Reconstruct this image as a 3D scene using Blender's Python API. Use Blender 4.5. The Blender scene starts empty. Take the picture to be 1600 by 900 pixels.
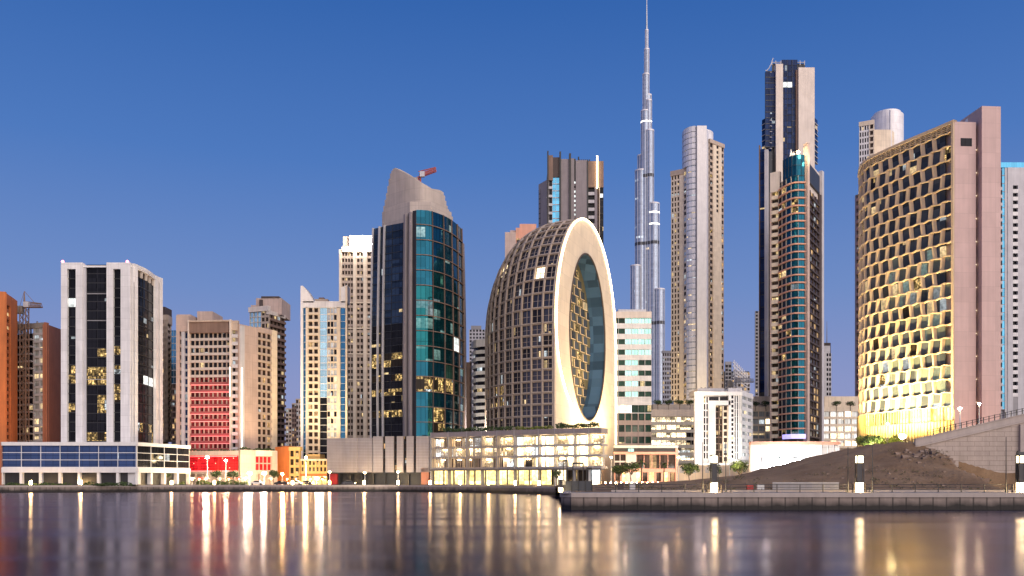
import bpy, math, random
from mathutils import Vector
random.seed(7)
R = math.radians
sc = bpy.context.scene
# ------------------------------------------------------------------ camera
FPX, HY, CH = 1400.0, 750.0, 3.7          # focal length in photo pixels, horizon row, eye height
cd = bpy.data.cameras.new('camera'); cam = bpy.data.objects.new('camera', cd)
sc.collection.objects.link(cam); sc.camera = cam
cam.location = (0, 0, CH); cam.rotation_euler = (R(90), 0, 0)
cd.sensor_width = 36; cd.lens = 36*FPX/1600; cd.shift_y = (HY-450)/1600
cd.clip_start = 0.5; cd.clip_end = 12000
# ------------------------------------------------------------------ world
w = bpy.data.worlds.new('World'); sc.world = w; w.use_nodes = True
nt = w.node_tree; nt.nodes.clear(); N = nt.nodes.new; L = nt.links.new
out = N('ShaderNodeOutputWorld'); bg = N('ShaderNodeBackground')
SUN_EL, SUN_AZ = R(7), R(142)              # low glow behind the camera, a little to the left
sky = N('ShaderNodeTexSky'); sky.sky_type = 'NISHITA'; sky.sun_disc = False
sky.sun_elevation = R(2); sky.sun_rotation = SUN_AZ; sky.ozone_density = 4.0; sky.dust_density = 0.6
tc = N('ShaderNodeTexCoord'); sep = N('ShaderNodeSeparateXYZ'); L(tc.outputs['Generated'], sep.inputs[0])
ramp = N('ShaderNodeValToRGB'); L(sep.outputs['Z'], ramp.inputs[0])
cr = ramp.color_ramp
stops = [(0.0, (.37,.365,.61)), (.10, (.29,.340,.63)), (.20, (.180,.292,.62)), (.33, (.085,.212,.57)), (.48, (.036,.138,.46)), (1.0, (.018,.065,.26))]
cr.elements[0].position, cr.elements[0].color = stops[0][0], (*stops[0][1], 1)
cr.elements[1].position, cr.elements[1].color = stops[-1][0], (*stops[-1][1], 1)
for p, c in stops[1:-1]:
    e = cr.elements.new(p); e.color = (*c, 1)
sk = N('ShaderNodeVectorMath'); sk.operation = 'SCALE'; sk.inputs['Scale'].default_value = 0.10
L(sky.outputs[0], sk.inputs[0])
mx = N('ShaderNodeMix'); mx.data_type = 'RGBA'; mx.inputs[0].default_value = 0.88
L(sk.outputs[0], mx.inputs[6]); L(ramp.outputs[0], mx.inputs[7])
# afterglow low in the sky behind the camera
gy = N('ShaderNodeMapRange'); gy.interpolation_type = 'SMOOTHSTEP'; gy.inputs[1].default_value = .15; gy.inputs[2].default_value = -.9; L(sep.outputs['Y'], gy.inputs[0])
gz = N('ShaderNodeMapRange'); gz.interpolation_type = 'SMOOTHSTEP'; gz.inputs[1].default_value = .55; gz.inputs[2].default_value = .0; L(sep.outputs['Z'], gz.inputs[0])
gm_ = N('ShaderNodeMath'); gm_.operation = 'MULTIPLY'; L(gy.outputs[0], gm_.inputs[0]); L(gz.outputs[0], gm_.inputs[1])
gv = N('ShaderNodeVectorMath'); gv.operation = 'SCALE'; gv.inputs[0].default_value = (.46,.28,.15); L(gm_.outputs[0], gv.inputs['Scale'])
ga = N('ShaderNodeVectorMath'); ga.operation = 'ADD'; L(mx.outputs[2], ga.inputs[0]); L(gv.outputs[0], ga.inputs[1])
L(ga.outputs[0], bg.inputs[0]); bg.inputs[1].default_value = 1.0
L(bg.outputs[0], out.inputs[0])
# ------------------------------------------------------------------ afterglow (the one sun lamp)
sd = bpy.data.lights.new('sun', 'SUN'); sun = bpy.data.objects.new('sun', sd); sc.collection.objects.link(sun)
sd.energy = 3.35; sd.angle = R(78); sd.color = (1.0, .85, .70)
sun.rotation_euler = Vector((math.sin(R(34)), -math.cos(R(34)), .36)).to_track_quat('Z', 'Y').to_euler()
vs = sc.view_settings; vs.view_transform = 'Standard'; vs.look = 'None'; vs.exposure = 0.0; vs.gamma = 1.0; vs.use_curve_mapping = False
sc.render.engine = 'CYCLES'
try:
    sc.cycles.use_denoising = True
    sc.cycles.sample_clamp_indirect = 6.0
    sc.cycles.max_bounces = 6; sc.cycles.diffuse_bounces = 2; sc.cycles.glossy_bounces = 3
    sc.cycles.caustics_reflective = False
except Exception: pass

# ------------------------------------------------------------------ helpers
def X(px, Y): return (px-800.0)*Y/FPX
def Z(py, Y): return CH + (HY-py)*Y/FPX
def tag(o, label=None, cat=None, group=None, kind=None):
    if label: o['label'] = label
    if cat: o['category'] = cat
    if group: o['group'] = group
    if kind: o['kind'] = kind
    return o
def empty(name, loc, label=None, cat=None, group=None, kind=None):
    o = bpy.data.objects.new(name, None); sc.collection.objects.link(o); o.location = loc
    o.empty_display_size = 1
    return tag(o, label, cat, group, kind)
def copy_tree(o, parent=None):
    c = o.copy(); sc.collection.objects.link(c); c.parent = parent
    for ch in list(o.children): copy_tree(ch, c)
    return c
# ---- materials
M = {}
def newmat(name):
    m = bpy.data.materials.new(name); m.use_nodes = True; n = m.node_tree; n.nodes.clear()
    o = n.nodes.new('ShaderNodeOutputMaterial'); b = n.nodes.new('ShaderNodeBsdfPrincipled')
    n.links.new(b.outputs[0], o.inputs[0]); M[name] = m
    return m, n, b
def wall(name, col, rough=.7, metal=0, var=.12, joints=None, jdark=.75, bump=.15, emis=None, es=0, scale=.25):
    """matt or satin surface: slow colour drift, fine grain, vertical weather streaks, optional panel joints (w,h in m)"""
    m, n, b = newmat(name); nn, l = n.nodes.new, n.links.new
    uv = nn('ShaderNodeUVMap'); uv.uv_map = 'uv'
    oc = nn('ShaderNodeTexCoord')
    n1 = nn('ShaderNodeTexNoise'); n1.inputs['Scale'].default_value = scale; n1.inputs['Detail'].default_value = 5; l(oc.outputs['Object'], n1.inputs[0])
    mp = nn('ShaderNodeMapping'); mp.inputs['Scale'].default_value = (1.3, .07, 1); l(uv.outputs[0], mp.inputs[0])
    n2 = nn('ShaderNodeTexNoise'); n2.inputs['Scale'].default_value = 1.0; n2.inputs['Detail'].default_value = 4; l(mp.outputs[0], n2.inputs[0])
    ad = nn('ShaderNodeMath'); ad.operation = 'ADD'; l(n1.outputs[0], ad.inputs[0]); l(n2.outputs[0], ad.inputs[1])
    mr = nn('ShaderNodeMapRange'); mr.inputs[1].default_value = .7; mr.inputs[2].default_value = 1.3
    mr.inputs[3].default_value = 1-var; mr.inputs[4].default_value = 1+var; l(ad.outputs[0], mr.inputs[0])
    last = mr.outputs[0]
    if joints:
        bt = nn('ShaderNodeTexBrick'); bt.offset = joints[2] if len(joints) > 2 else 0
        bt.inputs['Color1'].default_value = (1,1,1,1); bt.inputs['Color2'].default_value = (.9,.9,.9,1); bt.inputs['Mortar'].default_value = (jdark,)*3+(1,)
        bt.inputs['Scale'].default_value = 1; bt.inputs['Mortar Size'].default_value = joints[3] if len(joints) > 3 else .05; bt.inputs['Brick Width'].default_value = joints[0]; bt.inputs['Row Height'].default_value = joints[1]
        l(uv.outputs[0], bt.inputs[0])
        mu = nn('ShaderNodeMath'); mu.operation = 'MULTIPLY'; l(last, mu.inputs[0]); l(bt.outputs[0], mu.inputs[1]); last = mu.outputs[0]
    vm = nn('ShaderNodeVectorMath'); vm.operation = 'SCALE'; vm.inputs[0].default_value = col; l(last, vm.inputs['Scale'])
    l(vm.outputs[0], b.inputs['Base Color'])
    b.inputs['Roughness'].default_value = rough; b.inputs['Metallic'].default_value = metal
    if bump:
        n3 = nn('ShaderNodeTexNoise'); n3.inputs['Scale'].default_value = 3; n3.inputs['Detail'].default_value = 6; l(oc.outputs['Object'], n3.inputs[0])
        bp = nn('ShaderNodeBump'); bp.inputs['Strength'].default_value = bump; bp.inputs['Distance'].default_value = .1; l(n3.outputs[0], bp.inputs['Height']); l(bp.outputs[0], b.inputs['Normal'])
    if emis: b.inputs['Emission Color'].default_value = (*emis, 1); b.inputs['Emission Strength'].default_value = es
    return m
def lamp_mat(name, col, s, sampled=True):
    m, n, b = newmat(name); b.inputs['Base Color'].default_value = (.8,.8,.8,1)
    b.inputs['Emission Color'].default_value = (*col, 1); b.inputs['Emission Strength'].default_value = s
    if not sampled: m.cycles.emission_sampling = 'NONE'
    return m
def glass(name, col, metal=0, rough=.08, lit=.06, lcol=(1,.72,.36), ls=1.3, gw=1.6, gh=0, busy=0, spec=.1, frame=.25, cool=.25, wavy=.015, pwr=None):
    """window pane: reflective glass with mullions every gw x gh metres; a share `lit` of the panes glows"""
    m, n, b = newmat(name); nn, l = n.nodes.new, n.links.new
    uv = nn('ShaderNodeUVMap'); uv.uv_map = 'uv'; oc = nn('ShaderNodeTexCoord')
    oi = nn('ShaderNodeObjectInfo'); ge = nn('ShaderNodeNewGeometry')
    ad = nn('ShaderNodeMath'); ad.operation = 'ADD'; l(oi.outputs['Random'], ad.inputs[0]); l(ge.outputs['Random Per Island'], ad.inputs[1])
    fr = nn('ShaderNodeMath'); fr.operation = 'FRACT'; l(ad.outputs[0], fr.inputs[0])
    # rooms: the panes of one band are lit bay by bay
    wn = nn('ShaderNodeTexWhiteNoise'); wn.noise_dimensions = '2D'
    sn = nn('ShaderNodeVectorMath'); sn.operation = 'SNAP'; sn.inputs[1].default_value = (gw*2 if gw else 4, 3.4, 1); l(uv.outputs[0], sn.inputs[0]); l(sn.outputs[0], wn.inputs['Vector'])
    a2 = nn('ShaderNodeMath'); a2.operation = 'ADD'; l(fr.outputs[0], a2.inputs[0]); l(wn.outputs[0], a2.inputs[1])
    f2 = nn('ShaderNodeMath'); f2.operation = 'FRACT'; l(a2.outputs[0], f2.inputs[0])
    gt = nn('ShaderNodeMath'); gt.operation = 'LESS_THAN'; gt.inputs[1].default_value = lit; l(f2.outputs[0], gt.inputs[0])
    no = nn('ShaderNodeTexNoise'); no.inputs['Scale'].default_value = 1.7 if busy else 1.1; no.inputs['Detail'].default_value = 3; l(uv.outputs[0], no.inputs[0])
    mr = nn('ShaderNodeMapRange'); mr.inputs[1].default_value = .40 if busy else .3; mr.inputs[2].default_value = .72 if busy else .8; mr.inputs[3].default_value = .1 if busy else .35; mr.inputs[4].default_value = 1.25; l(no.outputs[0], mr.inputs[0])
    mu = nn('ShaderNodeMath'); mu.operation = 'MULTIPLY'; l(gt.outputs[0], mu.inputs[0]); l(mr.outputs[0], mu.inputs[1])
    last = mu.outputs[0]
    w2 = nn('ShaderNodeTexWhiteNoise'); w2.noise_dimensions = '2D'; s2 = nn('ShaderNodeVectorMath'); s2.operation = 'SNAP'; s2.inputs[1].default_value = ((gw or 2)*(.5 if busy else 1), 1.13 if busy else 3.4, 1)
    l(uv.outputs[0], s2.inputs[0]); l(s2.outputs[0], w2.inputs['Vector'])
    pw = nn('ShaderNodeMath'); pw.operation = 'POWER'; pw.inputs[1].default_value = pwr or (2.2 if busy else 1.0); l(w2.outputs[0], pw.inputs[0])
    sp_ = nn('ShaderNodeSeparateXYZ'); l(uv.outputs[0], sp_.inputs[0]); dv = nn('ShaderNodeMath'); dv.operation = 'DIVIDE'; dv.inputs[1].default_value = 3.4; l(sp_.outputs[1], dv.inputs[0])
    fv = nn('ShaderNodeMath'); fv.operation = 'FRACT'; l(dv.outputs[0], fv.inputs[0])
    g3 = nn('ShaderNodeMapRange'); g3.inputs[3].default_value = .55; g3.inputs[4].default_value = 1.35; l(fv.outputs[0], g3.inputs[0])
    m5 = nn('ShaderNodeMath'); m5.operation = 'MULTIPLY'; l(pw.outputs[0], m5.inputs[0]); l(g3.outputs[0], m5.inputs[1])
    m6 = nn('ShaderNodeMath'); m6.operation = 'MULTIPLY_ADD'; m6.inputs[1].default_value = 1.5 if busy else .9; m6.inputs[2].default_value = .12 if busy else .45; l(m5.outputs[0], m6.inputs[0])
    m7 = nn('ShaderNodeMath'); m7.operation = 'MULTIPLY'; l(last, m7.inputs[0]); l(m6.outputs[0], m7.inputs[1]); last = m7.outputs[0]
    basef = None
    if gw:
        bt = nn('ShaderNodeTexBrick'); bt.offset = 0; bt.inputs['Color1'].default_value = (1,1,1,1); bt.inputs['Color2'].default_value = (1,1,1,1); bt.inputs['Mortar'].default_value = (frame,)*3+(1,)
        bt.inputs['Scale'].default_value = 1; bt.inputs['Mortar Size'].default_value = .07; bt.inputs['Brick Width'].default_value = gw; bt.inputs['Row Height'].default_value = gh or 50; l(uv.outputs[0], bt.inputs[0])
        m2 = nn('ShaderNodeMath'); m2.operation = 'MULTIPLY'; l(last, m2.inputs[0]); l(bt.outputs[0], m2.inputs[1]); last = m2.outputs[0]
        basef = bt.outputs[0]
    ms = nn('ShaderNodeMath'); ms.operation = 'MULTIPLY'; ms.inputs[1].default_value = ls; l(last, ms.inputs[0]); l(ms.outputs[0], b.inputs['Emission Strength'])
    # lamp colour varies room by room
    cm = nn('ShaderNodeMix'); cm.data_type = 'RGBA'; cm.inputs[6].default_value = (*lcol, 1); cm.inputs[7].default_value = (.85,.95,1,1)
    g2 = nn('ShaderNodeMath'); g2.operation = 'LESS_THAN'; g2.inputs[1].default_value = cool; l(wn.outputs[0], g2.inputs[0]); l(g2.outputs[0], cm.inputs[0]); l(cm.outputs[2], b.inputs['Emission Color'])
    # curtains, blinds and ceilings behind the glass
    v = nn('ShaderNodeMapRange'); v.inputs[3].default_value = .82 if metal>.5 else .55; v.inputs[4].default_value = 1.15 if metal>.5 else 1.5; l(f2.outputs[0], v.inputs[0])
    vm = nn('ShaderNodeVectorMath'); vm.operation = 'SCALE'; vm.inputs[0].default_value = col; l(v.outputs[0], vm.inputs['Scale'])
    o = vm.outputs[0]
    if basef:
        v2 = nn('ShaderNodeVectorMath'); v2.operation = 'SCALE'; l(o, v2.inputs[0]); l(basef, v2.inputs['Scale']); o = v2.outputs[0]
    l(o, b.inputs['Base Color'])
    b.inputs['Roughness'].default_value = rough; b.inputs['Metallic'].default_value = metal; b.inputs['Specular IOR Level'].default_value = spec
    n4 = nn('ShaderNodeTexNoise'); n4.inputs['Scale'].default_value = .35; l(uv.outputs[0], n4.inputs[0])
    bp = nn('ShaderNodeBump'); bp.inputs['Strength'].default_value = wavy; bp.inputs['Distance'].default_value = .5; l(n4.outputs[0], bp.inputs['Height']); l(bp.outputs[0], b.inputs['Normal'])
    m.cycles.emission_sampling = 'NONE'
    return m
# ---- mesh builder
class MB:
    def __init__(s, root=(0,0,0), warp=None): s.v=[]; s.f=[]; s.uv=[]; s.mi=[]; s.r=Vector(root); s.warp=warp; s.cur=0; s.smooth=False
    def add(s, vs, fs, uvs=None):
        b = len(s.v)
        for p in vs:
            if s.warp: p = s.warp(p)
            s.v.append((p[0]-s.r.x, p[1]-s.r.y, p[2]-s.r.z))
        s.uv += (uvs or [None]*len(vs))
        for f in fs: s.f.append(tuple(b+i for i in f)); s.mi.append(s.cur)
    def box(s, x0,x1,y0,y1,z0,z1):
        s.add([(x0,y0,z0),(x1,y0,z0),(x1,y1,z0),(x0,y1,z0),(x0,y0,z1),(x1,y0,z1),(x1,y1,z1),(x0,y1,z1)],
              [(0,3,2,1),(4,5,6,7),(0,1,5,4),(1,2,6,5),(2,3,7,6),(3,0,4,7)])
    def fbox(s, F, s0,s1,z0,z1,d0,d1):
        ns = F.nseg(s0,s1); nz = max(1, int((z1-z0)/8)) if s.warp else 1
        vs=[]; uv=[]; W=nz+1
        for d in (d1,d0):
            for i in range(ns+1):
                for k in range(W):
                    ss = s0+(s1-s0)*i/ns; zz = z0+(z1-z0)*k/nz
                    vs.append(F.P(ss,zz,d)); uv.append((ss,zz))
        o=(ns+1)*W; fs=[]; A=lambda i,k:i*W+k
        for i in range(ns):
            for k in range(nz):
                fs.append((A(i,k),A(i+1,k),A(i+1,k+1),A(i,k+1))); fs.append((o+A(i,k),o+A(i,k+1),o+A(i+1,k+1),o+A(i+1,k)))
            fs.append((A(i,nz),A(i+1,nz),o+A(i+1,nz),o+A(i,nz))); fs.append((A(i,0),o+A(i,0),o+A(i+1,0),A(i+1,0)))
        for k in range(nz):
            fs.append((A(0,k),A(0,k+1),o+A(0,k+1),o+A(0,k))); fs.append((A(ns,k),o+A(ns,k),o+A(ns,k+1),A(ns,k+1)))
        s.add(vs, fs, uv)
    def prism(s, pts, z0, z1, nz=1):
        n=len(pts); nz = max(nz, int((z1-z0)/8)) if s.warp else nz
        vs=[(p[0],p[1],z0+(z1-z0)*k/nz) for k in range(nz+1) for p in pts]
        fs=[tuple(reversed(range(n))), tuple(nz*n+i for i in range(n))]
        for k in range(nz):
            for i in range(n): j=(i+1)%n; fs.append((k*n+i,k*n+j,(k+1)*n+j,(k+1)*n+i))
        s.add(vs, fs)
    def tube(s, p, q, r, r2=None, n=6):
        p=Vector(p); q=Vector(q); r2 = r if r2 is None else r2
        d=(q-p); d = d.normalized() if d.length>1e-6 else Vector((0,0,1))
        a=d.orthogonal().normalized(); b=d.cross(a)
        vs=[]
        for c,rr in ((p,r),(q,r2)):
            for i in range(n):
                t=2*math.pi*(i+.5)/n; vs.append(tuple(c+a*math.cos(t)*rr+b*math.sin(t)*rr))
        fs=[(i,(i+1)%n,n+(i+1)%n,n+i) for i in range(n)]+[tuple(reversed(range(n))),tuple(range(n,2*n))]
        s.add(vs, fs)
    def path(s, pts, r, n=5):
        for a,b in zip(pts, pts[1:]): s.tube(a,b,r,n=n)
    def disc(s, c, r, z0, z1, n=20, r1=None):
        r1 = r if r1 is None else r1
        vs=[(c[0]+rr*math.cos(2*math.pi*i/n), c[1]+rr*math.sin(2*math.pi*i/n), z) for z,rr in ((z0,r),(z1,r1)) for i in range(n)]
        s.add(vs, [(i,(i+1)%n,n+(i+1)%n,n+i) for i in range(n)]+[tuple(reversed(range(n))),tuple(range(n,2*n))])
    def ball(s, c, r, n=8, sz=1):
        vs=[(c[0],c[1],c[2]-r*sz)]; m=n//2
        for k in range(1,m):
            t=math.pi*k/m-math.pi/2
            for i in range(n): a=2*math.pi*i/n; vs.append((c[0]+r*math.cos(t)*math.cos(a), c[1]+r*math.cos(t)*math.sin(a), c[2]+r*sz*math.sin(t)))
        vs.append((c[0],c[1],c[2]+r*sz)); e=len(vs)-1; fs=[]
        for i in range(n): j=(i+1)%n; fs.append((0,1+j,1+i)); fs.append((e,1+(m-2)*n+i,1+(m-2)*n+j))
        for k in range(m-2):
            for i in range(n): j=(i+1)%n; fs.append((1+k*n+i,1+k*n+j,1+(k+1)*n+j,1+(k+1)*n+i))
        s.add(vs, fs)
    def build(s, name, mats, parent=None, **kw):
        if not s.v: return None
        me = bpy.data.meshes.new(name); me.from_pydata(s.v, [], s.f)
        uvl = me.uv_layers.new(name='uv'); data=[0.0]*(2*len(me.loops)); k=0
        for f in s.f:
            n = Vector((0,0,0)); a=Vector(s.v[f[0]])
            for i in range(1,len(f)-1): n += (Vector(s.v[f[i]])-a).cross(Vector(s.v[f[i+1]])-a)
            flat = abs(n.z) > .7*n.length if n.length else True
            t = None if flat else Vector((-n.y, n.x, 0)).normalized()
            for i in f:
                u = s.uv[i]
                if u is None: c=s.v[i]; u = (c[0],c[1]) if flat else (c[0]*t.x+c[1]*t.y, c[2])
                data[2*k]=u[0]; data[2*k+1]=u[1]; k+=1
        uvl.data.foreach_set('uv', data)
        if not isinstance(mats,(list,tuple)): mats=[mats]
        for m in mats: me.materials.append(M[m] if isinstance(m,str) else m)
        if len(mats)>1: me.polygons.foreach_set('material_index', s.mi)
        if s.smooth: me.polygons.foreach_set('use_smooth',[True]*len(me.polygons))
        me.update()
        o = bpy.data.objects.new(name, me); sc.collection.objects.link(o)
        if parent is not None: o.parent = parent
        else: o.location = s.r
        return tag(o, **kw)
class Fac:
    """a vertical facade along a plan path (left to right as seen from outside); s = metres along, z up, d outward"""
    def __init__(s, pts, smooth=False):
        P=[Vector((x,y)) for x,y in pts]
        if smooth and len(P)>2:
            Q=[]
            for i in range(len(P)-1):
                p0=P[max(i-1,0)];p1=P[i];p2=P[i+1];p3=P[min(i+2,len(P)-1)]
                for k in range(8):
                    t=k/8; Q.append(.5*((2*p1)+(p2-p0)*t+(2*p0-5*p1+4*p2-p3)*t*t+(3*p1-p0-3*p2+p3)*t**3))
            Q.append(P[-1]); P=Q
        s.pts=P; s.cum=[0]
        for a,b in zip(P,P[1:]): s.cum.append(s.cum[-1]+(b-a).length)
        s.L=s.cum[-1]; s.curved=len(P)>2
        s.nr=[]
        for i in range(len(P)):
            t=(P[min(i+1,len(P)-1)]-P[max(i-1,0)]).normalized(); s.nr.append(Vector((t.y,-t.x)))
        s.tab=[]
        for i in range(161):
            ss=s.L*i/160; q=s.P(ss,0,0); s.tab.append((800+FPX*q[0]/q[1], ss))
    def nseg(s,a,b): return max(1,math.ceil(abs(b-a)/2.5)) if s.curved else 1
    def P(s,ss,z,d):
        c=s.cum; i=0
        if s.curved:
            while i<len(c)-2 and c[i+1]<ss: i+=1
        t=(ss-c[i])/(c[i+1]-c[i]); p=s.pts[i].lerp(s.pts[i+1],t) if 0<=t<=1 else s.pts[i]+(s.pts[i+1]-s.pts[i])*t
        n=(s.nr[i]*(1-min(max(t,0),1))+s.nr[i+1]*min(max(t,0),1)).normalized()
        return (p.x+n.x*d, p.y+n.y*d, z)
    def S(s,px):
        T=s.tab; up=T[-1][0]>=T[0][0]
        for (a,sa),(b,sb) in zip(T,T[1:]):
            if (a<=px<=b) or (b<=px<=a): return sa+(sb-sa)*((px-a)/(b-a) if b!=a else 0)
        return (0 if px<T[0][0] else s.L) if up else (s.L if px<T[-1][0] else 0)
def inset(pts, d):
    n=len(pts); area=sum(pts[i][0]*pts[(i+1)%n][1]-pts[(i+1)%n][0]*pts[i][1] for i in range(n)); sg = 1 if area>0 else -1
    out_=[]
    for i in range(n):
        a=Vector(pts[i-1]);b=Vector(pts[i]);c=Vector(pts[(i+1)%n]); u=(b-a).normalized(); v=(c-b).normalized()
        n1=Vector((-u.y,u.x))*sg; n2=Vector((-v.y,v.x))*sg; m=(n1+n2); k=m.length
        m = m/k if k>1e-6 else n1; out_.append(tuple(b+m*min(d/max(m.dot(n1),.35), 3*d)))
    return out_ if area>0 else list(reversed(out_))
class Bld:
    """one building: an Empty at its base and parts under it"""
    def __init__(s, name, label, px, Yr, cat='building', group=None, warp=None, z0=1.9, yvis=700):
        s.Yr=Yr; s.z0=z0; s.root=empty(name,(X(px,Yr),Yr,z0),label,cat,group); s.loc=(X(px,Yr),Yr,z0); s.warp=warp
        s.mbs={}; s.panes=[]; s.balcs=[]; s.yvis=yvis
    def z(s,py): return Z(py,s.Yr)
    def mb(s, part, mat):
        k=(part,mat)
        if k not in s.mbs: s.mbs[k]=MB(s.loc,s.warp)
        return s.mbs[k]
    def body(s, plan, y_top, mat, ins=1.2, part='wall', roof=None, y_bot=None):
        pts=[(X(p,Y),Y) for p,Y in plan]; zb = s.z0 if y_bot is None else s.z(y_bot)
        s.mb(part,mat).prism(inset(pts,ins) if ins else inset(pts,.001), zb, s.z(y_top))
        s.plan=pts
        if roof: s.mb('roof',roof).prism(inset(pts,-.15), s.z(y_top), s.z(y_top)+.6)
    def roofbox(s, px0,px1,Y0,Y1,y0,y1,mat,part='roof_block'):
        """y0 = top row, y1 = bottom row"""
        m=MB(s.loc,s.warp); m.box(X(px0,Y0),X(px1,Y0),Y0,Y1,s.z(y1),s.z(y0)); m.build(part,mat,s.root)
    def face(s,*pts,smooth=False): return Fac([(X(p,Y),Y) for p,Y in pts], smooth)
    def solid(s,F,px0,px1,y0,y1,mat,proud=.3,back=-1.3,part='wall'):
        a,b=sorted((F.S(px0),F.S(px1))); s.mb(part,mat).fbox(F,a,b,s.z0 if y1 is None else s.z(y1),s.z(y0),back,proud)
    def grid(s,F,px0,px1,ytop,ybot,nf,nc,fm,gm,sp=.35,mu=.15,proud=0,rec=.4,balc=None,bd=1.2,emit=None,emit_from=0,pat=None,part='window',spm=None,floors=None):
        a,b=sorted((F.S(px0),F.S(px1))); zt=s.z(ytop); zb=s.z(ybot); fh=(zt-zb)/nf; cw=(b-a)/nc; m=s.mb('wall',fm)
        hm=cw*mu/2
        if mu>0:
            for c in range(nc+1):
                l=max(a,a+c*cw-hm); r=min(b,a+c*cw+hm); m.fbox(F,l,r,zb,zt,-rec-.7,proud)
        ms = s.mb('wall', spm) if spm else m
        for k in range(nf):
            z0=zb+k*fh; zs=z0+fh*sp
            if floors and k not in floors: continue
            if sp>0 and balc is None: ms.fbox(F,a,b,z0,zs,-rec-.7,proud-.02)
            if balc is not None:
                q=MB(s.loc,s.warp); q.fbox(F,a+.02,b-.02,z0,z0+.35,-rec-.6,bd); q.fbox(F,a+.02,b-.02,z0+.35,zs,bd-.18,bd)
                e=None
                if emit and k<=emit_from:
                    e=MB(s.loc,s.warp)
                    e.fbox(F,a+.3,b-.3,z0-.16,z0-.01,bd-.75,bd-.2)
                s.balcs.append((q,balc(k) if callable(balc) else balc,e,emit))
            for c in range(nc):
                l=a+c*cw+hm+(.0 if mu else .02); r=a+(c+1)*cw-hm-(.0 if mu else .02)
                g=gm if not pat else (pat(k,c) or gm)
                zz0 = zs if balc is None else z0+.35
                vis = 1 if (zt-(nf-k-.5)*fh) > s.z(s.yvis) else 0
                s.panes.append((vis*(r-l)*(z0+fh-zz0)*random.uniform(.97,1.03), F, l, r, zz0, z0+fh, -rec-.12, -rec, g, part))
    def pane(s,F,px0,px1,y0,y1,g,d=0,part='window'):
        a,b=sorted((F.S(px0),F.S(px1))); s.panes.append((99,F,a,b,s.z(y1),s.z(y0),d-.1,d,g,part))
    def done(s):
        for (part,mat),m in s.mbs.items(): m.build(part,mat,s.root)
        groups={}
        for p in s.panes: groups.setdefault(p[9],[]).append(p)
        for part,ps in groups.items():
            ps.sort(key=lambda p:-p[0])
            for p in ps[:100]:
                m=MB(s.loc,s.warp); m.fbox(p[1],p[2],p[3],p[4],p[5],p[6],p[7]); m.build(part,p[8],s.root)
            rest=ps[100:]
            if rest:
                mats=sorted(set(p[8] for p in rest)); m=MB(s.loc,s.warp)
                for p in rest: m.cur=mats.index(p[8]); m.fbox(p[1],p[2],p[3],p[4],p[5],p[6],p[7])
                m.build(part,mats,s.root,kind='stuff')
        bs=s.balcs
        for q,mat,e,em in bs[-100:]:
            o=q.build('balcony',mat,s.root)
            if e: e.build('light_strip',em,o)
        if len(bs)>100:
            m=MB((0,0,0)); m.r=Vector((0,0,0))
            for q,mat,e,em in bs[:-100]: m.add(q.v,q.f,q.uv)
            m.build('balcony',bs[0][1],s.root,kind='stuff')
def light(name, kind, loc, energy, col, target=None, size=1.0, spot=90, blend=.8, sizey=None):
    d=bpy.data.lights.new(name,kind); o=bpy.data.objects.new(name,d); sc.collection.objects.link(o); o.location=loc
    d.energy=energy; d.color=col
    if kind=='AREA': d.size=size; 
    if kind=='AREA' and sizey: d.shape='RECTANGLE'; d.size_y=sizey
    if kind in('POINT','SPOT'): d.shadow_soft_size=size
    if kind=='SPOT': d.spot_size=R(spot); d.spot_blend=blend
    if target is not None: o.rotation_euler=(Vector(target)-Vector(loc)).to_track_quat('-Z','Y').to_euler()
    return o
# ------------------------------------------------------------------ materials
wall('white', (.80,.78,.77), joints=(3.2,3.6,0,.05)); wall('white_plain', (.80,.78,.77), var=.08)
wall('cream', (.78,.66,.51), joints=(3.0,3.4,0,.04)); wall('pinkwall', (.52,.40,.35), joints=(2.4,3.2,0,.04))
wall('beige', (.50,.40,.32), joints=(3,3.4,0,.05)); wall('palebeige', (.68,.60,.53)); wall('greybeige', (.50,.43,.38), joints=(4,4,0,.06))
wall('brown', (.20,.13,.10), var=.2); wall('darkbrown', (.07,.05,.045)); wall('fin', (.25,.22,.23)); wall('grey', (.32,.31,.32)); wall('lightgrey', (.52,.51,.53))
wall('orange', (.55,.16,.04), var=.15); wall('orangebrown', (.42,.17,.10)); wall('red', (.50,.03,.03)); wall('salmon', (.66,.34,.24)); wall('yellowwall', (.72,.47,.18))
wall('silver', (.78,.77,.79), rough=.5, metal=.15, joints=(3,4,0,.06)); wall('steel', (.50,.54,.60), rough=.4, metal=.6, joints=(1.6,3.8,0,.12), jdark=.45)
wall('darksteel', (.05,.055,.065), rough=.5, metal=.3); wall('black', (.02,.02,.022), rough=.5, var=.3)
wall('sideplate', (.60,.43,.40), joints=(3.8,3.8,0,.05), jdark=.82, var=.08)
wall('honey', (.60,.46,.31), var=.1); wall('golden', (.58,.42,.17), joints=(1.1,40,0,.14), jdark=.5)
wall('ring', (.74,.62,.47), var=.07, bump=.03, joints=(4,4.4,.5,.06), jdark=.78); wall('rib', (.46,.37,.29), rough=.55, var=.12); wall('louvre', (.40,.35,.335), joints=(40,.5,0,.07), jdark=.7)
wall('concrete', (.30,.28,.26), var=.2); wall('carpark', (.44,.41,.37)); wall('fascia', (.12,.105,.10))
wall('quaytop', (.30,.27,.26), joints=(1.2,1.2,.5,.03), var=.15)
wall('stone', (.46,.38,.33), joints=(2.6,.85,.5,.05), jdark=.62, var=.16, bump=.4)
wall('stonecap', (.42,.36,.33), var=.12)
wall('paving', (.26,.24,.23), joints=(1.5,1.5,.5,.04)); wall('metalpole', (.05,.05,.055), rough=.4, metal=.6); wall('whitemetal', (.7,.7,.7), rough=.4)
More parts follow.
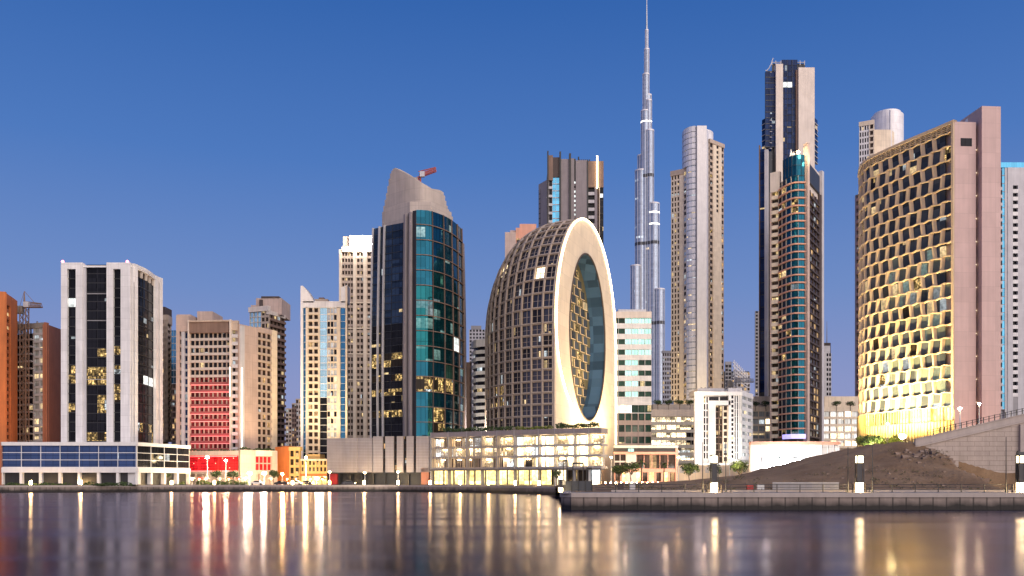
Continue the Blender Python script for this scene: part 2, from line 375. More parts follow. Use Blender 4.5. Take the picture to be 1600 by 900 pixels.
wall('trunk', (.10,.07,.05), var=.3, scale=3)
glass('g_black', (.012,.013,.018), rough=.12, lit=.035, ls=.9, gw=1.4, gh=0)
glass('g_gold', (.02,.016,.012), rough=.12, lit=.7, ls=1.5, gw=1.4, busy=1, lcol=(1,.66,.24), cool=.05)  # lit rooms; on dark tower glass, painted gold reflections of lit buildings
glass('g_navy', (.012,.030,.10), rough=.1, metal=.0, lit=.04, ls=1.0)
glass('g_cafe', (.02,.014,.012), rough=.2, lit=1.01, ls=1.6, gw=1.0, busy=1, cool=.12, pwr=7)
glass('g_carblue', (.055,.10,.23), rough=.16, metal=.55, lit=.02, gw=2.2, gh=1.4, frame=.45)
glass('g_teal', (.010,.088,.105), rough=.08, metal=.8, lit=.12, ls=.32, lcol=(.55,.9,.8), gw=1.6, cool=.5, wavy=.12)
glass('g_tealdeep', (.010,.075,.12), rough=.07, metal=.7, lit=.02, ls=.5, lcol=(.8,1,.9), gw=1.6, wavy=.12)
glass('g_steelblue', (.03,.05,.085), rough=.1, metal=.35, lit=.02, gw=1.6, wavy=.12)
glass('g_room', (.022,.022,.03), rough=.15, lit=.06, ls=1.1, gw=1.5)
glass('g_warm', (.05,.035,.03), rough=.15, lit=.2, ls=1.0, lcol=(1,.62,.28), gw=1.3)
glass('g_brownish', (.06,.045,.036), rough=.2, lit=.10, ls=1.0, gw=1.2)
glass('g_sky', (.50,.82,.90), rough=.25, metal=.9, lit=.0, gw=1.2, gh=3.4, frame=.8)
glass('g_skydeep', (.07,.25,.40), rough=.12, metal=.9, lit=.0, gw=1.2, gh=3.4, frame=.8)
glass('g_mint', (.30,.60,.56), rough=.12, metal=.7, lit=.15, ls=.5, lcol=(.7,1,.95), gw=1.5)
glass('g_pale', (.55,.60,.60), rough=.2, metal=.4, lit=.1, gw=1.4)
glass('g_shell', (.085,.085,.10), rough=.15, metal=.55, lit=.03, gw=1.1, frame=.5, wavy=.2)
glass('g_redlit', (.05,.01,.012), rough=.2, lit=.55, ls=.35, gw=1.2, lcol=(1,.12,.12), cool=0)  # dim red pane glow stands in for the red balcony light
wall('greypink', (.50,.45,.42))
wall('redlit_parapet', (.30,.09,.09))  # red LED light painted into the lower parapets' base colour
glass('g_green', (.02,.06,.045), rough=.12, lit=.04)
glass('g_burj', (.32,.38,.48), rough=.3, metal=.6, lit=.006, gw=1.6, gh=3.8, frame=.5, cool=.9)
glass('g_parkglow', (.25,.22,.18), rough=.25, lit=.96, ls=3.2, lcol=(1,.80,.50), gw=4.5, cool=.2, busy=1)  # glowing panes painted as the lamplit inside of open decks
glass('g_shop', (.2,.17,.08), rough=.2, lit=1.0, ls=3.4, lcol=(1,.76,.30), gw=2.6, cool=.0)
glass('g_shopwhite', (.2,.2,.2), rough=.2, lit=1.0, ls=4.6, lcol=(1,.78,.46), gw=2.0, cool=.1)
glass('g_honey', (.05,.06,.075), rough=.12, lit=.06, ls=1.0, gw=0)
glass('g_honeylit', (.10,.12,.11), rough=.12, lit=.4, ls=.22, gw=0, lcol=(.6,.9,.8))
wall('recesswall', (.12,.10,.045), var=.3)
glass('g_recess', (.045,.09,.16), rough=.3, metal=.0, lit=0, gw=0, frame=.7)
glass('g_white', (.5,.5,.5), lit=1.01, ls=1.5, lcol=(.9,1,.97), gw=1.8, cool=.0)
lamp_mat('led', (1,.78,.44), 9); lamp_mat('led_dim', (1,.78,.5), 2.2, False); lamp_mat('led_red', (1,.08,.09), 2.2, False); lamp_mat('beacon', (1,.12,.16), 6, False)
lamp_mat('lamp_white', (1,.76,.42), 300); lamp_mat('lamp_warm', (1,.62,.24), 150); lamp_mat('lamp_small', (1,.70,.32), 70); lamp_mat('flood', (1,.96,.9), 110); lamp_mat('lamp_red', (1,.012,.03), 7)
lamp_mat('blue_led', (.35,.30,1), 1.3, False); lamp_mat('rooflight', (1,.9,.7), 5)
def leafmat(name, c):
    m,n,b=newmat(name); nn,l=n.nodes.new,n.links.new
    g=nn('ShaderNodeNewGeometry'); v=nn('ShaderNodeMapRange'); v.inputs[3].default_value=.5; v.inputs[4].default_value=1.6; l(g.outputs['Random Per Island'],v.inputs[0])
    s=nn('ShaderNodeVectorMath'); s.operation='SCALE'; s.inputs[0].default_value=c; l(v.outputs[0],s.inputs['Scale']); l(s.outputs[0],b.inputs['Base Color']); b.inputs['Roughness'].default_value=.7
leafmat('leaf', (.045,.075,.02)); leafmat('leaf_lit', (.16,.19,.025))  # the yellower second leaf colour has lamp light painted in
def sandmat():
    m,n,b=newmat('sand'); nn,l=n.nodes.new,n.links.new
    t=nn('ShaderNodeTexCoord'); a=nn('ShaderNodeTexNoise'); a.inputs['Scale'].default_value=.12; a.inputs['Detail'].default_value=9; a.inputs['Roughness'].default_value=.65; l(t.outputs['Object'],a.inputs[0])
    r=nn('ShaderNodeValToRGB'); r.color_ramp.elements[0].position=.32; r.color_ramp.elements[0].color=(.195,.115,.06,1); r.color_ramp.elements[1].position=.7; r.color_ramp.elements[1].color=(.38,.25,.145,1); l(a.outputs[0],r.inputs[0]); l(r.outputs[0],b.inputs['Base Color'])
    c=nn('ShaderNodeTexNoise'); c.inputs['Scale'].default_value=1.4; c.inputs['Detail'].default_value=10; c.inputs['Roughness'].default_value=.7; l(t.outputs['Object'],c.inputs[0])
    bp=nn('ShaderNodeBump'); bp.inputs['Strength'].default_value=.8; bp.inputs['Distance'].default_value=.6; l(c.outputs[0],bp.inputs['Height']); l(bp.outputs[0],b.inputs['Normal']); b.inputs['Roughness'].default_value=.95
sandmat()
def watermat():
    m,n,b=newmat('water'); nn,l=n.nodes.new,n.links.new
    b.inputs['Base Color'].default_value=(.008,.012,.028,1); b.inputs['IOR'].default_value=1.36; b.inputs['Specular IOR Level'].default_value=.6
    t=nn('ShaderNodeTexCoord')
    mp=nn('ShaderNodeMapping'); mp.inputs['Scale'].default_value=(.012,.11,1); l(t.outputs['Object'],mp.inputs[0])
    a=nn('ShaderNodeTexNoise'); a.inputs['Scale'].default_value=1; a.inputs['Detail'].default_value=3; l(mp.outputs[0],a.inputs[0])
    rr=nn('ShaderNodeMapRange'); rr.inputs[1].default_value=.35; rr.inputs[2].default_value=.65; rr.inputs[3].default_value=.14; rr.inputs[4].default_value=.22; l(a.outputs[0],rr.inputs[0])
    # wavelets shadow each other at this low angle: part of the mirror is lost to the dark water body
    g=nn('ShaderNodeBsdfGlossy'); g.distribution='MULTI_GGX'; g.inputs['Color'].default_value=(.64,.60,.68,1); l(rr.outputs[0],g.inputs['Roughness'])
    df=nn('ShaderNodeBsdfDiffuse'); df.inputs['Color'].default_value=(.006,.010,.022,1)
    lw=nn('ShaderNodeFresnel'); lw.inputs['IOR'].default_value=1.36
    fm=nn('ShaderNodeMath'); fm.operation='MULTIPLY'; fm.inputs[1].default_value=.92; l(lw.outputs[0],fm.inputs[0])
    ms=nn('ShaderNodeMixShader'); l(fm.outputs[0],ms.inputs[0]); l(df.outputs[0],ms.inputs[1]); l(g.outputs[0],ms.inputs[2])
    ou=[q for q in n.nodes if q.type=='OUTPUT_MATERIAL'][0]; l(ms.outputs[0],ou.inputs[0])
    m2=nn('ShaderNodeMapping'); m2.inputs['Scale'].default_value=(.05,.35,1); l(t.outputs['Object'],m2.inputs[0])
    c=nn('ShaderNodeTexNoise'); c.inputs['Scale'].default_value=1; c.inputs['Detail'].default_value=4; l(m2.outputs[0],c.inputs[0])
    bp=nn('ShaderNodeBump'); bp.inputs['Strength'].default_value=.07; bp.inputs['Distance'].default_value=.1; l(c.outputs[0],bp.inputs['Height']); l(bp.outputs[0],g.inputs['Normal']); l(bp.outputs[0],lw.inputs['Normal']); l(bp.outputs[0],df.inputs['Normal']); n.nodes.remove(b)
watermat()
# ------------------------------------------------------------------ setting: water, land, quays
m=MB(); m.add([(-3000,-200,0),(3000,-200,0),(3000,420,0),(-3000,420,0)],[(0,1,2,3)]); m.build('water','water',kind='structure')
QZ=2.0
far=[(-900,262),(X(0,262),262),(X(300,285),285),(X(600,285),285),(X(750,264),264),(X(868,222),222)]
near=[(7.2,124),(6.0,110.6),(6.6,110),(900,110)]
edge=far+near
m=MB(); pts=edge+[(900,200)]
# one land sheet out to the horizon (front edge = the quays)
V=[(x,y,QZ) for x,y in edge]+[(4000,110,QZ),(4000,7000,QZ),(-4000,7000,QZ),(-4000,262,QZ)]
m.add(V,[tuple(range(len(V)))]); m.build('ground','paving',kind='structure')
def quay(pts, name, coping, wallmat, joint):
    m=MB(); F=Fac(pts); m.fbox(F,0,F.L,-1.5,QZ-.42,-1.2,0)
    o=m.build(name,wallmat,kind='structure')
    c=MB(); c.fbox(F,0,F.L,QZ-.42,QZ+.12,-1.0,.14); c.build('quay_coping',coping,kind='structure')
    return F
wall('quaywall', (.27,.215,.19), joints=(1.65,8,0,.10), jdark=.35, var=.25, bump=.3)
n_=M['quaywall'].node_tree; b_=[q for q in n_.nodes if q.type=='BSDF_PRINCIPLED'][0]
# wet and weed-dark below the tide line
src=b_.inputs['Base Color'].links[0].from_socket; gz=n_.nodes.new('ShaderNodeTexCoord'); sx=n_.nodes.new('ShaderNodeSeparateXYZ'); n_.links.new(gz.outputs['Object'],sx.inputs[0])
ns_=n_.nodes.new('ShaderNodeTexNoise'); ns_.inputs['Scale'].default_value=.5; n_.links.new(gz.outputs['Object'],ns_.inputs[0])
ad_=n_.nodes.new('ShaderNodeMath'); ad_.operation='MULTIPLY_ADD'; ad_.inputs[1].default_value=.9; n_.links.new(ns_.outputs[0],ad_.inputs[0]); n_.links.new(sx.outputs[2],ad_.inputs[2])
mr_=n_.nodes.new('ShaderNodeMapRange'); mr_.inputs[1].default_value=.95; mr_.inputs[2].default_value=1.75; mr_.inputs[3].default_value=.06; mr_.inputs[4].default_value=1; n_.links.new(ad_.outputs[0],mr_.inputs[0])
sc_=n_.nodes.new('ShaderNodeVectorMath'); sc_.operation='SCALE'; n_.links.new(src,sc_.inputs[0]); n_.links.new(mr_.outputs[0],sc_.inputs['Scale']); n_.links.new(sc_.outputs[0],b_.inputs['Base Color'])
quay(far,'quay_wall','stonecap','quaywall',1); 
quay(near,'quay_wall','stonecap','quaywall',1)
# low back wall of the near promenade and its paved strip
m=MB(); m.add([(7.5,110.9,QZ+.004),(900,110.9,QZ+.004),(900,125.5,QZ+.004),(7.5,125.5,QZ+.004)],[(0,1,2,3)]); m.build('promenade','quaytop',kind='structure')
m=MB(); m.fbox(Fac([(14,126.2),(900,126.2)]),0,886,QZ,QZ+.32,-.3,0); m.build('kerb','stonecap',kind='structure')
# far promenade strip and the street behind it
m=MB(); fo=Fac(far)
vs=[];fs=[]
for i,(x,y) in enumerate(far): vs+= [(x,y+1,QZ+.004),(x,y+7,QZ+.004)]
for i in range(len(far)-1): fs.append((2*i,2*i+2,2*i+3,2*i+1))
m.add(vs,fs); m.build('promenade','quaytop',kind='structure')
# ------------------------------------------------------------------ sand ground and mound on the right
def sm(a,b,t): t=min(max((t-a)/(b-a),0),1); return t*t*(3-2*t)
def lerp_tab(T,x):
    if x<=T[0][0]: return T[0][1]
    for (a,u),(b,v) in zip(T,T[1:]):
        if x<=b: return u+(v-u)*(x-a)/(b-a)
    return T[-1][1]
crest=[(8,2.3),(18.9,2.8),(33,3.3),(44.8,4.5),(51.9,6.1),(59,7.9),(68,9.9),(75,10.6),(90,10.6),(200,10.6)]
front=[(8,2),(60,2),(68,1.0),(72,1.0),(200,1.0)]
from mathutils import noise as mn
def hgt(x,y):
    h=lerp_tab(crest,x)-QZ
    a=sm(127,163,y)*1.0
    if y>172: a*=1-.75*sm(180,216,y)
    z=QZ+h*a
    if y<157.6:                        # in front of the retaining wall the heap runs out
        lim=lerp_tab([(71,10.4),(74,9.0),(76.6,7.4),(78,5.3),(82,3.7),(84.5,2.5),(86.5,2.0),(300,2.0)],x*157/y)
        z=min(z,max(QZ+.05,lim))
    if y>157.6 and x>73: z=min(z,9.0+ (x-73)*.0)
    r=mn.fractal(Vector((x*.16,y*.16,3)),1,2,5)
    k=min(1,(z-QZ)/3)
    return z+r*(.15+.75*k*(sm(58,72,x)*.9+.15))+.06*mn.noise(Vector((x*.9,y*.9,1)))
xs=[9+i*1.1 for i in range(116)]; ys=[126.4+j*1.0 for j in range(96)]
vs=[(x,y,hgt(x,y)+.02*(j>0)) for j,y in enumerate(ys) for x in xs]; W=len(xs)
m=MB(); m.add(vs,[(j*W+i,j*W+i+1,(j+1)*W+i+1,(j+1)*W+i) for j in range(len(ys)-1) for i in range(W-1)]); m.smooth=True
m.build('sand_ground','sand',kind='structure')
# ================================================================== BUILDINGS, left to right
# orange block at the left edge
b=Bld('apartment_block','orange-lit apartment block cut off by the left edge of the photo',0,318,yvis=690)
b.body([(-60,314),(9,318),(26,332),(26,350),(-60,350)],457,'orange'); 
F=b.face((-60,314),(9,318)); b.solid(F,-60,9,456,None,'orange',.2); G=b.face((9,318),(26,332))
b.solid(G,9,9.8,458,None,'orange',.25); b.solid(G,15.5,26,458,None,'orange',.25); b.grid(G,9.8,15.5,475,690,20,1,'orange','g_room',sp=.45,mu=.1); b.solid(G,9.8,15.5,458,475,'orange',.2)
b.done()
# block under construction
b=Bld('construction_block','grey concrete block under construction with bare floor slabs beside the orange block',60,342,yvis=690)
b.body([(24,345),(72,340),(95,352),(95,372),(24,372)],520,'concrete',ins=1.6)
F=b.face((24,345),(72,340)); G=b.face((72,340),(95,352))
b.grid(F,24,52,520,690,15,2,'concrete','g_room',sp=.2,mu=.12,rec=.9,balc='lightgrey',bd=.9)
b.grid(F,52,70,512,690,15,2,'lightgrey','g_pale',sp=.3,mu=.1,rec=.6)
b.solid(F,24,70,505,513,'concrete',.2); b.solid(F,69.5,72,505,None,'orangebrown',.3)
b.solid(G,72,95,508,None,'orangebrown',.3)
m=MB(b.loc)
for i in range(9): p=28+i*5; m.box(X(p,345),X(p+1,345),344.5,345.3,b.z(520),b.z(500+ (i%3)*3))
m.build('formwork','concrete',b.root); b.done()
# tower cranes
def crane(name,label,px,Y,y0,y1,jib,col,z0=0,s=1.1,ang=0,up=0,apex=True):
    r=empty(name,(X(px,Y),Y,z0),label,'crane'); l=(X(px,Y),Y,z0); m=MB(l); x=X(px,Y); zt=Z(y0,Y); zb=z0 if y1 is None else Z(y1,Y)
    for a in(-1,1):
        for c in(-1,1): m.tube((x+a*s,Y+c*s,zb),(x+a*s,Y+c*s,zt),.22,n=4)
    k=zb
    while k<zt-2*s:
        for c in(-1,1):
            m.tube((x-s,Y+c*s,k),(x+s,Y+c*s,k+2*s),.13,n=4); m.tube((x+c*s,Y-s,k+2*s),(x+c*s,Y+s,k),.13,n=4)
        k+=2*s
    m.build('mast',col,r)
    j=MB(l); L1=jib; dx=math.cos(ang); dz=math.sin(up)
    for o in(-.7,.7): j.tube((x-jib*.3*dx,Y+o,zt-jib*.3*dz),(x+L1*dx,Y+o,zt+L1*dz),.2,n=4)
    j.tube((x-jib*.05,Y,zt+2.2),(x+L1*dx*.96,Y,zt+L1*dz+1.4),.18,n=4)
    n=14
    for i in range(n):
        t=L1*i/n; t2=L1*(i+.5)/n; j.tube((x+t*dx,Y-.7,zt+t*dz),(x+t2*dx,Y,zt+1.6+t2*dz),.12,n=4); j.tube((x+t2*dx,Y,zt+1.6+t2*dz),(x+(t+L1/n)*dx,Y+.7,zt+(t+L1/n)*dz),.12,n=4)
    j.build('jib',col,r)
    c=MB(l); c.box(x-.3*jib*dx-1,x-.3*jib*dx+1.5,Y-1,Y+1,zt-.3*jib*dz-2.4,zt-.3*jib*dz+.4); c.build('counterweight','concrete',r)
    c=MB(l); c.box(x+.4,x+2.2,Y-1.6,Y-.4,zt-.2,zt+1.8); c.build('cab','lightgrey',r)
    if not apex: return
    c=MB(l); c.tube((x,Y,zt),(x,Y,zt+6),.5,.15,n=4); c.tube((x,Y,zt+6),(x+L1*.6*dx,Y,zt+1.6+L1*.6*dz),.09,n=4); c.tube((x,Y,zt+6),(x-jib*.28*dx,Y,zt-.28*jib*dz),.09,n=4); c.build('apex',col,r)
wall('cranered',(.45,.10,.05)); wall('cranebrown',(.22,.14,.10))
crane('tower_crane','brown lattice tower crane standing in front of the unfinished block',38,336,480,None,6.5,'cranebrown',ang=0)
# white tower with black glass strips
b=Bld('office_tower','white-framed tower with black glass strips, on the podium at left',150,300,yvis=690)
b.body([(97,300),(205,300),(213,302.5),(228,309),(241,318),(252,323),(252,345),(97,345)],418,'white_plain',ins=1.4,roof='white_plain')
F=b.face((97,300),(205,300))
for p0,p1 in((97,106.5),(120,130.5),(168,178),(190,205)): b.solid(F,p0,p1,411,None,'white',.8)
b.solid(F,130.5,134.5,414,None,'lightgrey',.1)
for p0,p1 in((106.5,120),(178,190)): b.solid(F,p0,p1,411,421,'white',.75)
def wt(k,c): return 'g_white' if k==14 else ('g_gold' if k in(3,6,7) else None)  # chosen floors glow gold to paint reflections of lit buildings
b.grid(F,106.5,120,421,690,18,1,'black','g_black',sp=.10,mu=0,proud=-.15,rec=.4,pat=wt)
b.grid(F,178,190,421,690,18,1,'black','g_black',sp=.10,mu=0,proud=-.15,rec=.4,pat=lambda k,c:'g_gold' if k in(4,5,7,9) else None)
b.grid(F,134.5,168,413,690,19,2,'black','g_black',sp=.09,mu=.02,proud=-.5,rec=.5,pat=lambda k,c:'g_gold' if k in(0,6,7) or(k in(3,4,9) and c==1) else None)
for y in(458,500,592): b.solid(F,134.5,168,y,y+1.2,'grey',-.3)
G=b.face((205,300),(213,302.5),(228,309),(241,318),(252,323),smooth=True)
b.solid(G,205,206.8,413,None,'white',.5); b.solid(G,206.8,208.6,440,None,'black',-.1); b.solid(G,206.8,208.6,411,440,'white',.3); b.solid(G,208.6,213,411,None,'white',.6)
b.solid(G,213,241,411,416,'white',.5); b.grid(G,213,241,416,428,1,4,'palebeige','g_brownish',sp=.0,mu=.12,rec=.8); b.grid(G,213,241,428,690,17,3,'black','g_black',sp=.09,mu=.02,proud=-.3,rec=.5,pat=lambda k,c:'g_white' if k==6 and c>0 else('g_gold' if k in(0,1)and c!=1 else None))
b.solid(G,241,245.4,411,None,'white',.6); b.solid(G,245.4,247.4,420,None,'black',0); b.solid(G,245.4,247.4,411,420,'white',.4); b.solid(G,247.4,252,411,None,'white',.6)
m=MB(b.loc); 
for px,Y in((98,300.5),(199,300.5)): m.tube((X(px,Y),Y,b.z(411)),(X(px,Y),Y,b.z(409)),.15); m.ball((X(px,Y),Y,b.z(408.4)),.55)
m.build('beacon_light','beacon',b.root); b.roofbox(140,165,308,325,408,418,'grey'); b.done()
# brown tower behind it, and the glass sliver
b=Bld('apartment_tower','narrow brown tower half hidden behind the white striped tower',258,350,yvis=690)
b.body([(248,350),(262,350),(268,356),(268,372),(248,372)],492,'brown')
F=b.face((248,350),(262,350)); G=b.face((262,350),(268,356))
b.grid(F,250,262,500,690,20,2,'beige','g_warm',sp=.35,mu=.25); b.grid(G,262,268,505,690,20,1,'beige','g_room',sp=.4,mu=.3); b.solid(F,248,262,492,500,'beige'); b.solid(G,262,268,492,505,'beige'); b.solid(F,248,250,492,None,'beige'); b.roofbox(252,258,353,360,477,492,'darkbrown'); b.done()
b=Bld('glass_tower','slim blue-green glass tower seen between the white tower and the hotel',272,430,yvis=690)
b.body([(264,430),(279,430),(279,450),(264,450)],518,'grey'); F=b.face((264,430),(279,430)); b.grid(F,264,279,516,600,8,2,'grey','g_skydeep',sp=.1,mu=.05,rec=.2); b.grid(F,264,279,600,690,10,3,'brown','g_warm',sp=.3,mu=.1,rec=.2); b.done()
# left podium
b=Bld('car_park_podium','long white two-tone podium with blue glass bands at the left waterfront',150,276,yvis=760)
b.body([(2,274),(214,276),(296,303),(296,330),(2,330)],691.5,'black',ins=1.0)
pl=[(X(p,Y),Y) for p,Y in((2,274),(214,276),(296,303),(296,330),(2,330))]
q=MB(b.loc); q.prism(inset(pl,-.1),b.z(694.5),b.z(691.2)); q.build('roof','white_plain',b.root)
F=b.face((2,274),(214,276)); G=b.face((214,276),(296,303))
for FF,p0,p1,n,g in((F,3,214,7,'g_carblue'),(G,214,296,4,'g_black')):
    b.solid(FF,p0,p1,691,696.5,'white_plain',.5); b.solid(FF,p0,p1,730.5,738.5,'white_plain',.5)
    b.grid(FF,p0,p1,696.5,730.5,3,n,'white_plain',g,sp=.08,mu=.025,rec=.12,proud=.05)
    b.grid(FF,p0,p1,738.5,757,1,n,'white_plain','g_gold' if FF is G else 'g_cafe',sp=0,mu=.14,rec=2.5,proud=.3,part='shop_window')
b.solid(F,1,3.5,691,None,'orangebrown',.5); b.done()
# hotel with red-lit balconies
b=Bld('hotel','beige hotel tower with many balcony rows, the lower ones lit red',330,330,yvis=705)
b.body([(276,332),(290,331.8),(372,330),(432,349),(432,368),(276,368)],512,'beige',ins=1.6)
F=b.face((276,332),(372,330)); G=b.face((372,330),(432,349))
b.solid(F,276,296,492,517,'pinkwall',.5); b.solid(F,276,281,517,None,'pinkwall',.5); b.grid(F,281,284,517,700,15,1,'pinkwall','g_room',sp=.4,mu=.1); b.solid(F,284,289,517,None,'lightgrey',.35)
b.grid(F,289,296,519,700,15,1,'lightgrey','g_navy',sp=.3,mu=.1,proud=.2)
b.solid(F,296,297.4,500,None,'palebeige',1.5)
b.solid(F,297.4,359,503,520,'brown',1.0); b.solid(F,297.4,362,500.5,503,'beige',1.5)
b.grid(F,297.4,361,520,704,16,9,'beige','g_room',sp=.34,mu=.2,rec=.5,balc=lambda k:'redlit_parapet' if k<10 else 'greypink',bd=.25,emit='led_red',emit_from=9,pat=lambda k,c:'g_redlit' if k<10 else None)
b.solid(F,361,363,500,None,'palebeige',1.6); b.grid(F,363,372,516,704,16,1,'lightgrey','g_black',sp=.45,mu=.0,proud=.6,rec=.6); b.solid(F,360,372,501,516,'beige',.5)
b.solid(G,372,402,506,None,'pinkwall',.4); b.solid(G,373,380,508,None,'lightgrey',.7); b.solid(G,402,424,504,512,'pinkwall',.4); b.grid(G,402,424,512,704,16,3,'pinkwall','g_warm',sp=.3,mu=.25,rec=.4,balc='beige',bd=.35); b.solid(G,424,432,504,None,'cream',.4)
q=MB(b.loc); q.fbox(G,G.S(374.6),G.S(376.2),b.z(700),b.z(574),.7,.95); q.build('light_strip','led_dim',b.root)
q=MB(b.loc); q.fbox(F,F.S(361.2),F.S(362.6),b.z(620),b.z(574),1.6,1.8); q.build('light_strip','led_dim',b.root)
b.roofbox(276,298,333,350,489,512,'pinkwall'); b.roofbox(308,332,338,350,480,503,'pinkwall'); b.done()
# its red podium
b=Bld('hotel_podium','low red-glowing podium in front of the beige hotel',360,316,yvis=760)
b.body([(292,318),(374,314),(432,326),(432,345),(292,345)],706,'pinkwall',ins=1)
F=b.face((292,318),(374,314)); G=b.face((374,314),(432,326))
b.solid(F,292,374,704.5,712,'pinkwall',.5)
for y in(713,735.5):
    q=MB(b.loc); q.fbox(F,F.S(294),F.S(371),b.z(y+.5),b.z(y),.12,.3); q.build('light_strip','lamp_red',b.root)
for px,y in((304,724),(312,716),(326,731),(338,724),(349,716),(360,731),(366,716)):
    q=MB(b.loc); q.ball((F.P(F.S(px),b.z(y),.5)),.13,n=6); q.build('facade_lamp','led_dim',b.root); b.solid(F,374,375,704.5,None,'pinkwall',.5)
glass('g_red',(.45,.02,.02),lit=1.01,ls=.75,lcol=(1,.015,.035),gw=2.6,gh=.95,cool=0,frame=.35)
b.grid(F,293,372,712,736,1,5,'red','g_red',sp=.04,mu=.02,rec=.3); b.solid(F,292,374,736,741,'pinkwall',.5); b.grid(F,293,374,741,757,1,7,'pinkwall','g_shop',sp=0,mu=.2,rec=1.5,part='shop_window')
b.solid(G,374,398,703,None,'pinkwall',.6); b.solid(G,398,432,703,712,'palebeige',.5); b.grid(G,399,424,713,736,2,4,'pinkwall','g_red',sp=.15,mu=.12,rec=.4); b.solid(G,424,432,704,None,'pinkwall',.6); b.solid(G,398,424,736,740,'pinkwall',.5); b.grid(G,398,424,740,757,1,3,'pinkwall','g_shopwhite',sp=0,mu=.2,rec=1.2,part='shop_window')
b.done()
q_=None
# tower behind the hotel
b=Bld('apartment_tower','brown apartment tower with stepped top rising behind the hotel',415,400,yvis=700)
b.body([(389,402),(420,398),(445,410),(445,430),(389,430)],490,'brown',ins=1.2)
F=b.face((389,402),(420,398)); G=b.face((420,398),(445,410))
b.solid(F,389,420,479,487,'palebeige',.5); b.grid(F,390,408,487,512,3,3,'palebeige','g_sky',sp=.1,mu=.1); b.grid(F,408,420,487,700,22,2,'beige','g_brownish',sp=.35,mu=.2); b.solid(F,389,408,512,None,'beige',.2)
b.solid(G,420,445,486,492,'palebeige',.4); b.grid(G,421,445,492,700,22,4,'brown','g_brownish',sp=.4,mu=.2,balc='brown',bd=.7)
b.roofbox(400,440,404,420,463,489,'pinkwall'); b.roofbox(392,400,404,412,474,489,'pinkwall'); b.roofbox(405,410,403,404,466,480,'darkbrown',part='roof_door'); b.roofbox(408,436,404,416,460,463.5,'darkbrown'); b.done()
# orange-lit low houses
b=Bld('low_building','small low yellow-orange floodlit building between hotel and white-blue tower',470,330,yvis=760)
b.body([(431,333),(470,330),(511,330),(511,350),(431,350)],719,'yellowwall',ins=1)
F=b.face((431,333),(470,330)); G=b.face((470,330),(511,330))
b.solid(F,431,452,698,None,'orange',.4); b.grid(F,452,468,704,757,4,2,'yellowwall','g_warm',sp=.3,mu=.3); b.solid(F,452,470,698,704,'yellowwall',.4)
b.grid(G,470,511,720,740,2,7,'yellowwall','g_warm',sp=.35,mu=.45,rec=.35,proud=.3); b.solid(G,470,511,717,720,'cream',.5); b.solid(G,470,511,740,744,'orange',.6); b.grid(G,470,511,744,757,1,5,'yellowwall','g_shop',sp=0,mu=.25,rec=.8,part='shop_window')
b.roofbox(480,500,336,346,709,719,'yellowwall')
b.roofbox(440,452,334,345,696,719,'orange'); b.done()
# white and sky-blue tower
b=Bld('apartment_tower','white apartment tower with sky-blue glass stripes and curved roof horns',506,345,yvis=738)
b.body([(470,345),(543,345),(543,372),(470,372)],480,'cream',ins=1.4)
F=b.face((470,345),(543,345))
b.solid(F,470,474,447,None,'white_plain',.5); b.solid(F,478,481,480,None,'cream',.4); b.solid(F,498,500,480,None,'cream',.3); b.solid(F,526.5,532,480,None,'cream',.4); b.solid(F,540,543,447,None,'cream',.5)
b.solid(F,470,543,471,481,'white',.4)
b.grid(F,474,478,481,740,24,1,'lightgrey','g_skydeep',sp=.06,mu=0,rec=.1); b.grid(F,532,540,481,740,24,1,'lightgrey','g_skydeep',sp=.06,mu=0,rec=.1)
b.grid(F,500,511,481,740,24,1,'white_plain','g_sky',sp=.05,mu=0,rec=.1,pat=lambda k,c:'g_black' if k<11 else None)  # lower panes black: a dark reflection put into the glass colour
b.grid(F,481,498,481,740,24,2,'cream','g_warm',sp=.34,mu=.3,rec=.8,balc='cream',bd=.4); b.grid(F,511,526.5,481,740,24,3,'cream','g_pale',sp=.25,mu=.18,rec=.4,pat=lambda k,c:'g_room' if random.random()<.35 else None)
q=MB(b.loc); zt=b.z(471)
for i in range(12):
    p=470+i*1.7; h=b.z(447+ (i/11)**1.6*22); q.box(X(p,345),X(p+1.75,345),344.6,350,zt-.5,h)
q.build('roof_horn','white_plain',b.root); q=MB(b.loc)
for i in range(4): q.box(X(533+i*2.5,345),X(535.6+i*2.5,345),344.6,350,zt-.5,b.z(449-i))
q.build('roof_horn','white_plain',b.root)
b.roofbox(492,512,350,362,463,481,'beige'); b.roofbox(498,506,352,360,459,463,'brown'); b.roofbox(512,530,352,362,466,481,'brown'); b.done()
# tall lit tower behind
b=Bld('skyscraper','slim beige tower with glowing white top behind the white-blue tower',560,480,yvis=684)
b.body([(530,480),(588,480),(588,510),(530,510)],392,'beige',ins=1.4); F=b.face((530,480),(588,480))
b.solid(F,530,534,390,None,'cream',.6); b.solid(F,534,588,386,394,'cream',.7)
for a,c in((534,552),(557,568),(573,588)): b.grid(F,a,c,394,684,30,4 if a==534 else 2,'beige','g_brownish',sp=.4,mu=.3,rec=.6)
for a,c in((552,557),(568,573)): b.solid(F,a,c,392,None,'cream',.9)
for y in(432,472,512,552,592,632): b.solid(F,534,588,y,y+2,'cream',.5)
b.roofbox(536,588,484,500,366,392,'beige')
b.roofbox(546,586,481.5,483.9,367,383,'white_plain')
for i in range(7):
    q=MB(b.loc); q.ball((X(550+i*5.6,478),478,b.z(383)),.85,n=8); q.build('roof_lamp','flood',b.root)
light('roof_flood','AREA',(X(566,476),476,b.z(384)),14000,(1,.93,.82),(X(566,482),482,b.z(374)),size=12,sizey=2)
b.done()
